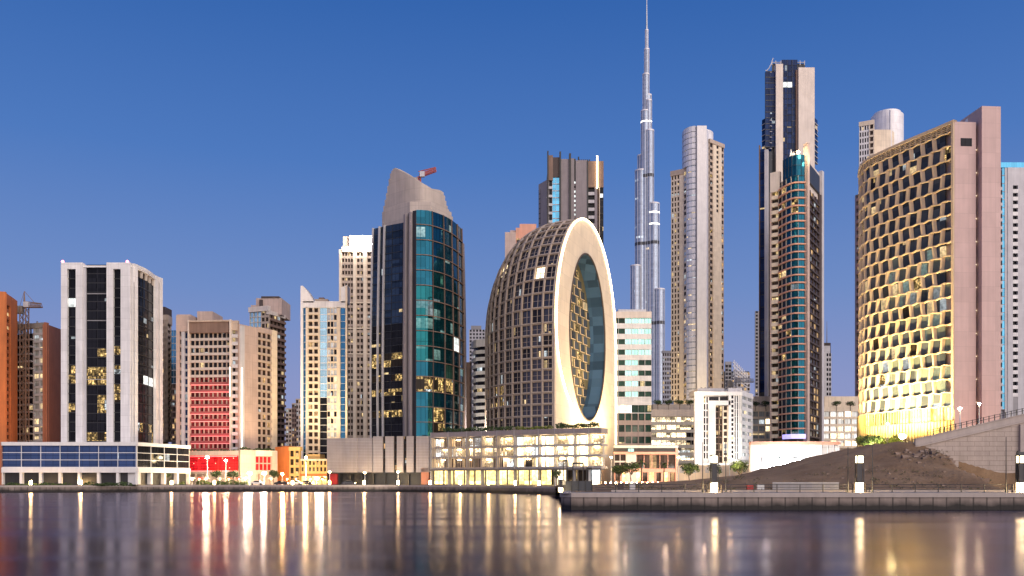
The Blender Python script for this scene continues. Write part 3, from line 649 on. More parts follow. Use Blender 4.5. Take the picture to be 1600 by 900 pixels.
# distant low blocks
for k,(p0,p1,y,Y,l) in enumerate([(446,456,640,900,'pale grey distant block just right of the hotel'),(456,463,632,860,'brownish distant block left of the white-blue tower'),(462,471,625,940,'pale distant tower at the left edge of the white-blue tower')]):
    b=Bld('distant_block',l,p0,Y,yvis=700); b.body([(p0,Y),(p1,Y),(p1,Y+20),(p0,Y+20)],y,'greybeige',ins=.8); F=b.face((p0,Y),(p1,Y)); b.grid(F,p0,p1,y,700,9,2,('beige','brown','greybeige')[k],'g_warm',sp=.4,mu=.3); b.solid(F,p0,p1,y-2,y,'beige'); b.done()
# dark glass tower with beige crown
cx,cy=X(650,315),320
def warpT(p):
    h=(p[2])/105.0; k=1.0+.025*math.sin(min(1,max(0,h))*math.pi)-.055*max(0,h)**2.2
    return (cx+(p[0]-cx)*k, cy+(p[1]-cy)*k, p[2])
b=Bld('glass_tower','dark blue-green glass tower with a sculpted beige stone crown',650,300,warp=warpT,yvis=684)
P=[(580,314),(604,309.5),(629,306),(634,301),(643,300),(650,299),(672,300),(696,306),(713,314),(726,324)]
b.body(P+[(726,352),(580,352)],352,'darksteel',ins=1.5)
F=b.face((580,314),(604,309.5),(629,306),smooth=False); H=b.face((629,306),(634,301),(650,299)); G=b.face((650,299),(672,300),(696,306),(713,314),(726,324),smooth=True)
b.grid(F,580,629,339,500,14,3,'darksteel','g_steelblue',sp=.05,mu=.02,rec=.2); b.grid(F,580,629,500,684,16,3,'darksteel','g_black',sp=.05,mu=.02,rec=.2,pat=lambda k,c:'g_gold' if k in(10,11,6,8,3) and random.random()<.8 else None)  # gold floors paint reflections into the glass
b.solid(F,591,592.3,338,None,'lightgrey',.6); b.solid(F,599,600.3,338,None,'lightgrey',.6); b.solid(F,580,581.2,338,None,'lightgrey',.4)
b.solid(H,629,633,333,None,'black',-.2); b.solid(H,633.4,636,333,None,'fin',.9); b.solid(H,636.5,641,331,None,'black',-.2); b.solid(H,641.4,644,331,None,'fin',.9); b.solid(H,644.5,650,329,None,'black',.0)
def tt(k,c):
    if k==6 and c==3: return 'g_white'
    if k>10: return 'g_tealdeep'
    r=random.random(); 
    if k<5 and c in(0,1,2): return 'g_gold' if r<.35 else('g_green' if r<.6 else 'g_tealdeep')
    return 'g_teal' if r<.88 else 'g_tealdeep'
b.grid(G,650,724,328,684,15,5,'brown','g_teal',sp=.045,mu=.012,proud=.3,rec=.15,pat=tt); b.solid(G,724,726,352,None,'fin',.4)
# crown: curved stone screen, high at left, dipping, small horn at right
q=MB(b.loc); pr=[(597,305,330),(603,304.5,304),(610,303.5,268),(616,303,262),(628,303,272),(645,303.5,285),(660,305,295),(675,308,301),(688,311,297),(693,312,297),(699,314,318),(708,318,330)]
def prof(px): return lerp_tab([(p,y) for p,_,y in pr],px)
CF=b.face((597,318),(640,309),(672,309),(708,322),smooth=True)
for i in range(54):
    a=597+i*2.05; c=597+(i+1)*2.05; q.fbox(CF,CF.S(a),CF.S(c),b.z(345),Z((prof(a)+prof(c))/2-1,313),-2.2,0)
q.build('crown','greybeige',b.root)
q=MB(b.loc,warpT); q.prism([(X(597,316),316),(X(640,307),307),(X(674,307),307),(X(708,320),320),(X(706,345),345),(X(600,345),345)],b.z(350),b.z(304)); q.build('crown_base','greybeige',b.root)
q=MB(b.loc,warpT); 
s0=CF.S(611); s1=CF.S(618)
em=[(0,1),(1,.85),(1,.2),(.5,-.75),(0,.2),(0,.85)]
q.add([CF.P(s0+(s1-s0)*u,b.z(290)+v*2.4,.15) for u,v in em]+[CF.P(s0+(s1-s0)*u,b.z(290)+v*2.4,-.1) for u,v in em],[(0,5,4,3,2,1)[::-1],(0,1,2,3,4,5)]+[(i,(i+1)%6,6+(i+1)%6,6+i) for i in range(6)])
wall('gold',(.45,.33,.12),rough=.35,metal=.8); q.build('emblem','gold',b.root); b.done()
crane('tower_crane','red and white crane jib poking out behind the beige crown',655,345,277,None,6.5,'cranered',ang=0,up=.38,s=.5,apex=False)
# louvred podium
b=Bld('louvred_podium','windowless grey podium of vertical louvred slabs below the dark glass tower',600,291,yvis=760)
b.body([(512,296),(583,291),(675,289),(675,330),(512,330)],688,'black',ins=1.4)
F=b.face((512,296),(583,291)); G=b.face((583,291),(675,289))
b.solid(F,512,542,684,738,'louvre',.5); b.solid(F,542,560,684,738,'louvre',.9); b.solid(F,560,583,684,738,'louvre',.5)
for a,c in((584,599),(603,616),(621,631),(636,647),(651,672)): b.solid(G,a,c,682,738,'louvre',.9)
for a,c in((599,603),(616,621),(631,636),(647,651)): b.grid(G,a,c,682,738,5,1,'black','g_warm',sp=.3,mu=.1,rec=.5)
b.solid(F,512,583,738,740,'black',.3); b.solid(G,583,675,738,740,'black',.3)
b.grid(F,512,583,740,757,1,4,'black','g_cafe',sp=0,mu=.1,rec=1.8,part='shop_window'); b.grid(G,583,675,740,757,1,5,'black','g_black',sp=0,mu=.1,rec=1.8,part='shop_window')
b.solid(F,513,526,736,757,'red',-.5,part='entrance'); b.solid(G,659,671,731,757,'orangebrown',.9,part='entrance')
b.done()
# towers between the glass tower and the ring
b=Bld('apartment_tower','thin grey far tower in the gap left of the ring building',744,700,yvis=680); b.body([(733,700),(758,700),(758,730),(733,730)],515,'greybeige',ins=.9); F=b.face((733,700),(758,700)); b.grid(F,733,758,515,680,30,5,'lightgrey','g_room',sp=.4,mu=.4); b.solid(F,736,752,509,515,'grey'); b.done()
b=Bld('brown_block','dark brown block squeezed beside the dark glass tower',731,360,yvis=680); b.body([(722,360),(737,360),(737,385),(722,385)],572,'darkbrown',ins=.6); F=b.face((722,360),(737,360)); b.solid(F,722,737,566,None,'brown',.2); b.roofbox(724,728,362,366,560,570,'grey'); b.done()
b=Bld('apartment_tower','white tower with curved black window bands left of the ring building',752,345,yvis=680); b.body([(738,353),(744,347),(760,345),(780,345),(780,370),(738,370)],545,'white_plain',ins=1)
F=b.face((738,353),(744,347),(760,345),(780,345),smooth=True); b.grid(F,738,778,541,672,12,1,'white','g_room',sp=.48,mu=0,rec=.5,proud=.4); b.solid(F,738,780,530,541,'white',.4); b.done()

light('alley_fill','SPOT',(X(750,318),318,19),26000,(1,.86,.74),(X(752,347),347,45),size=1,spot=120,blend=1)  # added spot without fixture, brightens the shaded white banded tower
# ================================================================== THE RING BUILDING
TV=Vector((.3668,.9303,0)); NV=Vector((.9303,-.3668,0)); C0=Vector((27.3,325,0)); RL=37.0; RB=37.5; RZc=54.8; RZh=97.2-54.8
loc=(27.3,325,1.9); root=empty('ring_building',loc,'rounded shell-shaped building with a huge glowing oval ring facing right','building')
def RS(u,phi,ins=0):
    """shell point: u = 0 at the ring face, 1 at the back; phi runs from the near foot (<0: metres below centre) over the top"""
    b=(max(0,1-u**2.2))**.55; h=(max(0,1-u**3.3))**.6; B=RB*b-ins; Zh=RZh*h-ins; L=(RL-ins)*u
    if phi<0: t=-B; z=RZc+phi
    else: t=-B*math.cos(phi); z=RZc+Zh*math.sin(phi)
    p=C0-NV*L+TV*t; return (p.x,p.y,z)
US=[0,.11,.22,.325,.425,.52,.605,.685,.755,.82,.875,.92,.955,.985]
ZL=[-(RZc-2)+i*(RZc-2)/14 for i in range(15)]                     # storeys below the centre line
PH=[i*math.pi/2/13 for i in range(1,17)]
rows=ZL+PH
sh=MB(loc); sh.smooth=False
UU=[i/24 for i in range(24)]+[.985]
PP=ZL+[i*math.pi/28 for i in range(1,29)]
vs=[RS(u,p,.9) for u in UU for p in PP]; 
# far foot
n1=len(PP); fs=[(i*n1+j,(i+1)*n1+j,(i+1)*n1+j+1,i*n1+j+1) for i in range(len(UU)-1) for j in range(n1-1)]
sh.add(vs,fs)
far_=[(lambda q:(q[0],q[1],2))(RS(u,math.pi,.9)) for u in UU]; top=[RS(u,math.pi,.9) for u in UU]
k=len(sh.v); sh.add(top+far_,[(i,i+1,len(UU)+i+1,len(UU)+i) for i in range(len(UU)-1)])
sh.build('shell','darkbrown',root)
rb=MB(loc)
def bar(a,b,w):
    rb.tube(a,b,w,n=4)
for u in US:
    n=PP if u else PP
    for p,q in zip(n,n[1:]): bar(RS(u,p,.1),RS(u,q,.1),.40)
for r,ph in enumerate(rows):
    if ph==rows[0]: continue
    for a,c in zip(US,US[1:]):
        w=.42
        if ph<0 and ph<ZL[5]+.1 and not (US.index(a)%3!=1): continue
        bar(RS(a,ph,.15),RS(c,ph,.15),w)
# the lower storeys widen to tall glass bays
for a,c in zip(US,US[1:]):                       # thin mullions and rails between the main ribs
    u=(a+c)/2
    for p,q in zip(PP,PP[1:]): rb.tube(RS(u,p,.45),RS(u,q,.45),.10,n=4)
for p,q in zip(rows,rows[1:]):
    for a,c in zip(US,US[1:]): rb.tube(RS(a,(p+q)/2,.5),RS(c,(p+q)/2,.5),.07,n=4)
rb.build('rib_lattice','rib',root)
cells=[]
for i,(a,c) in enumerate(zip(US,US[1:])):
    for j,(p,q) in enumerate(zip(rows,rows[1:])):
        lo = q<=ZL[5]+.1
        g=('g_shell' if random.random()<.8 else 'g_room') if not lo else ('g_steelblue' if i%3==2 else 'g_brownish')
        if lo and i%3==1: g='g_room'
        if j in(7,8) and i in(5,6): g='g_gold'
        if (j==17 and i==1) or (j==19 and i==6): g='g_shopwhite'
        v=[RS(a+.012,p,.55),RS(c-.012,p,.55),RS(c-.012,q,.55),RS(a+.012,q,.55)]
        area=(Vector(v[1])-Vector(v[0])).length*(Vector(v[3])-Vector(v[0])).length*(1 if j>4 else .7)*(1 if q<1.5 else .1)
        cells.append((area,a+.012,c-.012,p,q,g,i,j))
cells.sort(key=lambda c:-c[0])
def cellmb(m,c):
    _,a,cc,p,q,g,i,j=c; r=[RS(u,v,.55) for v in(p,(p+q)/2,q) for u in(a,cc)]; s_=[RS(u,v,.8) for v in(p,(p+q)/2,q) for u in(a,cc)]
    uvs=[(x*3.4*3,y*4.1) for y in(j,j+.5,j+1) for x in(i,i+.9)]
    m.add(r+s_,[(0,2,3,1),(2,4,5,3),(6,7,9,8),(8,9,11,10),(0,1,7,6),(4,10,11,5),(0,6,8,2),(2,8,10,4),(1,3,9,7),(3,5,11,9)],uvs+uvs)
for c in cells[:100]:
    m=MB(loc); cellmb(m,c); m.build('window',c[5],root)
m=MB(loc); gm=sorted(set(c[5] for c in cells[100:]))
for c in cells[100:]: m.cur=gm.index(c[5]); cellmb(m,c)
m.build('window',gm,root,kind='stuff')
# ring face with its oval opening
HC,HA,HBz=-.6,22.3,30.0
def FP(t,z,d=0): p=C0+TV*t+NV*d; return (p.x,p.y,z)
ang=sorted(set([2*math.pi*i/96 for i in range(96)]+[math.atan2(2-55.2,RB-HC)+2*math.pi, math.atan2(2-55.2,-RB-HC)+2*math.pi]))
inn=[(HC+HA*math.cos(a),55.2+HBz*math.sin(a)) for a in ang]
outp=[]
for a in ang:
    cx_,sx_=math.cos(a),math.sin(a)
    if 55.2+0*sx_>0 and sx_>=0:
        lo,hi=0,80
        for _ in range(40):
            mid=(lo+hi)/2; t=HC+mid*cx_; z=55.2+mid*sx_
            if (t/RB)**2+(max(0,z-RZc)/RZh)**2<1: lo=mid
            else: hi=mid
        outp.append((HC+lo*cx_,55.2+lo*sx_))
    else:
        r=min([(RB-HC)/cx_ if cx_>1e-6 else 1e9, (-RB-HC)/cx_ if cx_<-1e-6 else 1e9, (2-55.2)/sx_ if sx_<-1e-6 else 1e9]); outp.append((HC+r*cx_,55.2+r*sx_))
n=len(ang); m=MB(loc)
vs=[FP(t,z,.5) for t,z in inn]+[FP(t,z,.5) for t,z in outp]+[FP(t,z,-.6) for t,z in outp]+[FP(t,z,-.6) for t,z in inn]
fs=[]
for i in range(n):
    j=(i+1)%n
    fs+=[(i,n+i,n+j,j),(n+i,2*n+i,2*n+j,n+j),(2*n+i,3*n+i,3*n+j,2*n+j)]
m.add(vs,fs); m.build('ring_face','ring',root)
m=MB(loc); D=5.4
m.add([FP(t,z,.5) for t,z in inn]+[FP(t,z,-D) for t,z in inn],[(i,n+i,n+(i+1)%n,(i+1)%n) for i in range(n)]); o=m.build('recess_lining','g_recess',root)
m=MB(loc); pts=[FP(HC+(HA-.05)*math.cos(a),55.2+(HBz-.05)*math.sin(a),.62) for a in ang]; m.path(pts+[pts[0]],.28); m.build('opening_trim','darkbrown',root)
# honeycomb wall at the back of the opening
m=MB(loc); m.add([FP(t,z,-D) for t,z in inn]+[FP(t,z,-D-.5) for t,z in inn],[tuple(range(n)),tuple(range(2*n-1,n-1,-1))]+[(i,n+i,n+(i+1)%n,(i+1)%n) for i in range(n)]); m.build('recess_wall','recesswall',root)
cc=[]
for r in range(19):
    z0=25.5+r*3.3
    for c in range(8):
        t0=HC-HA+c*7.4+(r%2)*3.4-5
        tm=t0+2.3; zm=z0+1.4
        if ((tm-HC)/(HA-.6))**2+((zm-55.2)/(HBz-.6))**2<1: cc.append((t0,z0))
pm=[]
for k,(t0,z0) in enumerate(cc):
    g='g_honey' if random.random()<.9 else 'g_gold'
    pm.append((g,[FP(t0,z0,-D+.02),FP(t0+5.0,z0+.2,-D+.02),FP(t0+4.6,z0+2.85,-D+.02),FP(t0-.3,z0+2.6,-D+.02)],[(t0,z0),(t0+3,z0),(t0+3,z0+2),(t0,z0+2)]))
def quadbox(m,v,uv,dv):
    w=[tuple(Vector(p)+dv) for p in v]; m.add(v+w,[(0,1,2,3),(7,6,5,4),(0,4,5,1),(1,5,6,2),(2,6,7,3),(3,7,4,0)],uv+uv)
random.shuffle(pm)
m=MB(loc); 
for g,v,uv in pm: m.cur=0 if g=='g_honey' else 1; quadbox(m,v,uv,NV*.15)
m.build('recess_window',['g_honey','g_gold'],root,kind='stuff')
fm=MB(loc)
for t0,z0 in cc:
    p=[Vector(FP(t0-.25,z0-.1,-D+.1)),Vector(FP(t0+5.05,z0+.1,-D+.1)),Vector(FP(t0-.55,z0+2.7,-D+.1))]
    fm.tube(p[0],p[1],.16,n=4); fm.tube(p[0],p[2],.16,n=4)
fm.build('recess_frame','honey',root)
# glowing edge: over the top, down the right leg, and sweeping under the opening on the left
led=MB(loc); P1=[FP(-RB*math.cos(p),RZc+RZh*math.sin(p),.75) for p in [i*math.pi/40 for i in range(41)]]
P1+= [FP(RB,z,.75) for z in (45,35,25,18)]
P0=[]
for i in range(1,17):
    a=math.pi+ i*math.pi/2/16; P0.append(FP((RB-.3)*math.cos(a)+ (0), RZc-1+ (RZc-1-24.2)*math.sin(a),.75))
led.path(list(reversed(P0))+P1,.34); led.build('light_strip','led',root)
m=MB(loc); F=Fac([(C0+TV*-RB+NV*.6).xy.to_tuple(),(C0+TV*RB+NV*.6).xy.to_tuple()]); 
light('ring_uplight','AREA',FP(-14,20,13),15000,(1,.72,.32),FP(-8,34,0),size=6)
light('ring_uplight','AREA',FP(16,20,11),13000,(1,.70,.31),FP(14,34,0),size=6)
light('ring_face_wash','AREA',FP(0,30,42),15000,(1,.82,.62),FP(0,68,0),size=14)
# ------------------------------------------------------------------ glowing car park podium
b=Bld('car_park_podium','low brightly lit open car park podium in front of the ring building',800,274,yvis=760)
b.body([(675,288),(800,273),(941,259),(941,300),(675,318)],674,'carpark',ins=5.0)
F=b.face((675,288),(800,273),(868,265),(941,259))
b.Yr=273
b.solid(F,675,941,672.5,680.5,'fin',.9,back=-5)
for y in(696,712,729.5): b.solid(F,675,941,y,y+3,'grey',.7,back=-5)
b.solid(F,675,941,732.5,735,'fascia',1.2,back=-2)
for p in(675,702,731,754,778,805,843,868,898,921): b.solid(F,p,p+1.2,672,None,'grey',1.0,back=-1)
def pk(k,c): return ['g_parkglow','g_parkglow','g_parkglow','g_warm'][random.randrange(4)] if c<8 else 'g_shopwhite' if c%3 else 'g_parkglow'
b.grid(F,677,941,683,695.5,1,16,'carpark','g_parkglow',sp=.0,mu=.03,proud=-.6,rec=1.6,pat=pk,part='deck_opening'); b.grid(F,677,941,699.5,711.5,1,16,'carpark','g_parkglow',sp=.0,mu=.03,proud=-.6,rec=1.6,pat=pk,part='deck_opening')  # glowing panes fill the open decks in place of lamplit interiors
b.grid(F,677,941,715.5,729.5,1,16,'carpark','g_parkglow',sp=.0,mu=.03,proud=-.6,rec=1.6,pat=lambda k,c:'g_room' if c in(1,2,4,6,9) else pk(k,c),part='deck_opening')
b.grid(F,677,862,735,757,1,11,'fascia','g_shop',sp=0,mu=.05,rec=.6,part='shop_window'); b.grid(F,868,938,735,757,1,4,'fascia','g_shopwhite',sp=0,mu=.08,rec=.6,part='shop_window',pat=lambda k,c:'g_gold' if c in(1,2) else None)
# louvre fins over the left half and lamps on every deck
q=MB(b.loc)
for i in range(44):
    s_=F.S(678)+i*(F.S(803)-F.S(678))/44; q.fbox(F,s_,s_+.12,b.z(731),b.z(682),.75,.95)
q.build('louvre_screen','rib',b.root)
for y in(685,700.5,717):
    for px in(690,712,733,762,790,822,850,875,890,908,928):
        s_=F.S(px+random.uniform(-3,3)); q=MB(b.loc); q.fbox(F,s_-.7,s_+.7,b.z(y+.9),b.z(y),-1.3,-.9); q.build('deck_lamp','lamp_small',b.root)
b.done()
# ------------------------------------------------------------------ behind the ring
b=Bld('peach_building','pinkish stepped building top peeking over the ring building',810,430,yvis=600)
b.body([(789,430),(840,430),(840,450),(789,450)],366,'salmon',ins=1); F=b.face((789,430),(840,430)); b.solid(F,789,806,363,None,'pinkwall',.3); b.grid(F,790,805,372,600,14,3,'salmon','g_room',sp=.4,mu=.3); b.grid(F,806,840,372,600,14,5,'salmon','g_warm',sp=.4,mu=.3)
b.roofbox(806,812,431,440,355,366,'salmon'); b.roofbox(812,838,432,446,348,366,'salmon'); b.roofbox(797,806,432,440,358,363,'pinkwall'); b.done()
b=Bld('skyscraper','tall grey-brown tower with dark vertical fins behind the ring building',892,500,yvis=400)
b.body([(842,508),(855,500),(943,500),(943,535),(842,535)],282,'brown',ins=1.6)
F=b.face((855,500),(943,500)); G=b.face((842,508),(855,500)); FW=F
b.solid(G,842,855,281,None,'fin',.2); b.grid(G,842.3,845,290,600,40,1,'black','g_black',sp=.2,mu=.1,rec=.2,proud=.3)
b.solid(F,855,857,237,None,'black',1.4)
b.solid(F,857,864,243,282,'brown',.5); b.solid(F,864,874,246,277,'darkbrown',.3,part='screen_wall')
b.grid(F,857,863,282,600,24,1,'fin','g_black',sp=.3,mu=.15,rec=.8,balc='lightgrey',bd=.3); b.grid(F,863,874,277,600,30,2,'lightgrey','g_skydeep',sp=.1,mu=.1,rec=.3)
b.solid(F,874,876.5,238,None,'black',1.4); b.solid(F,876.5,889,249,None,'fin',.5); b.solid(F,889,892,241,None,'black',1.6)
b.solid(F,892,897,248,None,'fin',.5); b.solid(F,897,899.5,248,283,'black',0); b.grid(F,897,899.5,283,600,44,1,'fin','g_gold',sp=.5,mu=.1,rec=.3,pat=lambda k,c:'g_white' if random.random()<.8 else 'g_black')
b.solid(F,899.5,917,251,None,'fin',.7); b.solid(F,917,919,252,None,'black',1.0)
b.solid(F,919,943,252,293,'brown',.4,part='corner_screen'); b.grid(F,919,929,293,600,25,1,'lightgrey','g_black',sp=.4,mu=.0,rec=.9,balc='lightgrey',bd=.5); b.solid(F,929,933,293,None,'fin',.8); b.solid(F,936,937,293,None,'cream',.8)
b.grid(F,937,943,293,600,30,1,'black','g_black',sp=.1,mu=0,rec=.2)
q=MB(b.loc); q.fbox(F,F.S(931.8),F.S(933.8),b.z(295),b.z(245),.9,1.6); q.build('light_strip','led',b.root)
b.pane(F,937.5,942,303,309,'g_white',d=.4)
b.roofbox(857,943,503,530,250,284,'fin'); q=MB(b.loc)
for p in(905,908,911,914,917,920): q.box(X(p,503),X(p+1.6,503),502,505,b.z(251),b.z(247)); 
q.tube((X(904,503),503,b.z(250)),(X(904,503),503,b.z(242)),.4); q.build('rooftop_plant','black',b.root); b.done()
# teal-banded white building
b=Bld('office_building','white-pink building with dark window bands and mint glass middle, right of the ring',990,395,yvis=745)
b.body([(955,395),(1018,395),(1018,420),(955,420)],497,'white',ins=1.2); F=b.face((955,395),(1018,395))
b.solid(F,955,1018,487,497,'palebeige',.4)
def ob(k,c): return {0:'g_room',1:'g_room',2:'g_mint',3:'g_mint',4:'g_room',5:'g_mint'}.get(c) if k>7 else('g_green' if c>3 else 'g_room')
b.grid(F,956,1018,497,628,8,6,'white','g_room',sp=.5,mu=.05,rec=.4,proud=.1,pat=lambda k,c:'g_mint' if c in(2,3) or(c>3 and k>3) else 'g_green')
b.solid(F,955,1018,628,633,'white_plain',.4); b.grid(F,956,1018,633,646,1,6,'white','g_white',sp=.1,mu=.02,rec=.2,pat=lambda k,c:'g_shopwhite' if c<3 else 'g_green'); b.grid(F,956,1018,646,700,3,6,'pinkwall','g_green',sp=.4,mu=.15,rec=.5); b.grid(F,956,1018,700,748,3,6,'pinkwall','g_warm',sp=.4,mu=.1,rec=.5)
b.roofbox(966,1010,400,416,480,489,'white'); b.done()
# salmon podium
b=Bld('shop_building','low salmon two-storey shop building at the foot of the mint-banded building',1010,325,yvis=760)
b.body([(959,325),(1059,325),(1059,344),(959,344)],705,'salmon',ins=1); F=b.face((959,325),(1059,325))
b.solid(F,959,1059,696,700,'palebeige',.8); b.solid(F,959,1057,700,706,'black',.2); b.solid(F,959,1059,706,710,'salmon',.7)
b.grid(F,960,978,710,735,2,2,'palebeige','g_warm',sp=.2,mu=.1,rec=.4); b.solid(F,978,994,706,None,'palebeige',.5); b.grid(F,994,1056,711,733,1,5,'salmon','g_brownish',sp=.05,mu=.08,rec=.4,pat=lambda k,c:'g_warm'); b.solid(F,1055,1059,700,None,'salmon',.8); b.solid(F,959,1059,733,738,'salmon',.6)
b.grid(F,960,1056,738,752,1,9,'salmon','g_warm',sp=0,mu=.3,rec=.8,part='shop_window',pat=lambda k,c:'g_shop' if c%2 else None)
b.pane(F,981,990,701,707,'g_mint',d=.7,part='shop_sign'); b.done()
# ================================================================== THE NEEDLE SKYSCRAPER
YB=1500
root=empty('needle_skyscraper',(X(1010,YB),YB,1.9),'extremely tall silver tapering skyscraper with a spire leaving the top of the photo','skyscraper'); loc=(X(1010,YB),YB,1.9)
tiers=[(992,8,418,-8,0),(1001.5,9.5,268,0,0),(1004,7.5,243,4,0),(1020,9,322,-9,0),(1028,8,456,-16,0),(1011,10.5,247,6,0),(1007.5,6.6,176,-4,0),(1014,6.5,208,-8,0),(1012,6,150,0,0),(1009,5.2,118,-2,0),(1013,4.5,160,-6,0),(1010.5,3.8,78,0,0),(1010.5,2.4,48,0,0)]
for cx_,hw,yt,dy,_ in tiers:
    m=MB(loc); m.disc((X(cx_,YB),YB+dy),hw*YB/FPX,1.9,Z(yt,YB),n=20); m.smooth=False
    # lobes read as glass drums: storeys and fins come from the cladding
    o=m.build('tower_tier','g_burj',root)
    q=MB(loc); r_=hw*YB/FPX
    for i in range(10):
        a=2*math.pi*i/10+.2; q.tube((X(cx_,YB)+r_*math.cos(a),YB+dy+r_*math.sin(a),1.9),(X(cx_,YB)+r_*math.cos(a),YB+dy+r_*math.sin(a),Z(yt,YB)),.45,n=4)
    q.disc((X(cx_,YB),YB+dy),r_+.5,Z(yt,YB)-.5,Z(yt,YB)+1.5,n=20); q.build('fin','silver',o)
    q=MB(loc)
    for yb in(275,380,505):
        if yb>yt+12: q.disc((X(cx_,YB),YB+dy),r_+.35,Z(yb+5,YB),Z(yb,YB),n=20)
    if q.v: q.build('mechanical_floor','darksteel',o)
    q=MB(loc)
    for yb in(335,353,192):
        if yt+8<yb<yt+95 and cx_>1003: q.disc((X(cx_,YB),YB+dy),r_+.3,Z(yb+1.6,YB),Z(yb,YB),n=20)
    if q.v: q.build('lit_band','rooflight',o)
m=MB(loc); x=X(1010.5,YB)
m.tube((x,YB,Z(50,YB)),(x,YB,Z(15,YB)),1.9,1.1,n=8); m.tube((x,YB,Z(15,YB)),(x,YB,Z(-22,YB)),1.1,.35,n=8); m.build('spire','steel',root)
# ------------------------------------------------------------------ beige tower with silver core
b=Bld('skyscraper','beige residential tower with a rounded silver core, right of the needle skyscraper',1090,620,yvis=625)
b.body([(1049,628),(1067,622),(1110,622),(1131,632),(1131,665),(1049,665)],272,'cream',ins=1.6)
F=b.face((1048,628),(1075,621)); G=b.face((1108,621),(1131,632))
b.solid(F,1047.5,1075,262,270,'beige',.9); b.grid(F,1048.5,1062,270,626,42,3,'cream','g_brownish',sp=.3,mu=.45,rec=.5); b.solid(F,1062,1072,268,None,'cream',.3)
C=b.face((1066.5,628),(1069,621),(1078,616),(1087,614.5),smooth=True)
b.grid(C,1067,1073,268,626,40,1,'cream','g_pale',sp=.35,mu=.2,rec=.3,pat=lambda k,c:'g_gold' if random.random()<.08 else('g_room' if random.random()<.5 else None)); b.grid(C,1073,1087,262,626,40,1,'silver','g_pale',sp=.8,mu=0,rec=.15,proud=.3); b.grid(C,1066.5,1087,201,262,7,1,'silver','g_pale',sp=.86,mu=0,rec=.15,proud=.4)
C2=b.face((1087.5,613),(1104,613)); b.solid(C2,1087.5,1089,203,None,'grey',-.6); b.solid(C2,1089,1104,203,None,'white_plain',.5); b.grid(C2,1094,1098,225,626,40,1,'white_plain','g_steelblue',sp=.75,mu=.3,rec=.05,proud=.53)
b.solid(G,1108,1131,216,222,'beige',.8); b.grid(G,1109,1114,222,626,42,1,'beige','g_gold',sp=.4,mu=.2,rec=.7,pat=lambda k,c:'g_gold' if k%9==0 else 'g_room'); b.solid(G,1114,1119,220,None,'cream',.3); b.grid(G,1119,1123,222,330,14,1,'cream','g_room',sp=.4,mu=.2); b.solid(G,1119,1127,330,None,'cream',.3); b.solid(G,1123,1127,220,330,'cream',.3); b.grid(G,1127,1131,222,626,42,1,'beige','g_warm',sp=.4,mu=.2)
q=MB(b.loc); q.prism([(X(1067.5,634),634),(X(1071,624),624),(X(1078,620),620),(X(1087,618),618),(X(1104,616),616),(X(1107,622),622),(X(1109,645),645),(X(1068,648),648)],1.9,b.z(204)); q.build('core','silver',b.root)
q=MB(b.loc); q.disc((X(1092,632),632),X(1114,632)-X(1092,632),b.z(230),b.z(199.5),n=24); q.disc((X(1092,632),632),4,b.z(200),b.z(197.5),n=8); q.build('roof_drum','silver',b.root)
q=MB(b.loc); q.prism([(X(1108,623),623),(X(1131,633),633),(X(1131,664),664),(X(1108,664),664)],1.9,b.z(218)); q.build('side_wing','cream',b.root)
b.done()
# distant silhouettes
b=Bld('apartment_tower','small dark gridded tower peeking out left of the beige and silver tower',1041,800,yvis=630); b.body([(1034,800),(1050,800),(1050,820),(1034,820)],552,'darkbrown',ins=.8); F=b.face((1034,800),(1050,800)); b.grid(F,1035,1049,552,640,12,4,'lightgrey','g_brownish',sp=.4,mu=.35); b.solid(F,1034,1050,548,552,'grey'); b.done()
b=Bld('distant_block','dark stepped far block with a slanted white frame left of the twin towers',1155,850,yvis=615)
b.body([(1128,850),(1172,850),(1172,880),(1128,880)],580,'darksteel',ins=.8); F=b.face((1128,850),(1172,850)); b.grid(F,1133,1143,570,612,7,2,'grey','g_room',sp=.3,mu=.2); b.solid(F,1133,1143,565,570,'grey',.2)
b.grid(F,1143,1172,582,612,5,6,'lightgrey','g_warm',sp=.3,mu=.3)
q=MB(b.loc)
for i in range(9): q.box(X(1146+i*2.6,850),X(1147+i*2.6,850),848,849,b.z(600),b.z(563+i*2.6))
for i in range(5): q.tube((X(1144,850),848.4,b.z(566+i*6)),(X(1168,850),848.4,b.z(590+i*4)),.5,n=4)
q.build('slanted_frame','white_plain',b.root); b.done()
b=Bld('apartment_tower','very thin grey tower directly left of the twin dark towers',1184,760,yvis=620); b.body([(1180,760),(1190,760),(1190,780),(1180,780)],488,'grey',ins=.7); F=b.face((1180,760),(1190,760)); b.grid(F,1180,1190,486,620,24,2,'grey','g_room',sp=.4,mu=.3); b.done()
# ------------------------------------------------------------------ dark twin tower, rear
b=Bld('skyscraper','tall navy glass tower with pale stone piers and stepped dark shoulders',1232,440,yvis=250)
b.body([(1190,446),(1204,440),(1268,440),(1278,448),(1278,480),(1190,480)],182,'darksteel',ins=1.5)
F=b.face((1196,440),(1274,440)); 
b.grid(F,1196,1211,112,230,13,2,'darksteel','g_navy',sp=.12,mu=.03,rec=.2,part='window'); b.solid(F,1211,1222,102,None,'palebeige',1.6)
b.grid(F,1222,1246,93,250,18,3,'darksteel','g_navy',sp=.02,mu=.05,rec=.2,pat=lambda k,c:'g_white' if k in(13,) and c<2 else None); b.solid(F,1246,1271,108,None,'palebeige',1.8); b.solid(F,1243,1247,110,None,'brown',.6)
q=MB(b.loc); q.prism([(X(1197,442),442),(X(1271,442),442),(X(1271,470),470),(X(1197,470),470)],b.z(250),b.z(108)); q.prism([(X(1206,445),445),(X(1258,445),445),(X(1258,466),466),(X(1206,466),466)],b.z(110),b.z(92)); q.build('upper_block','darksteel',b.root)
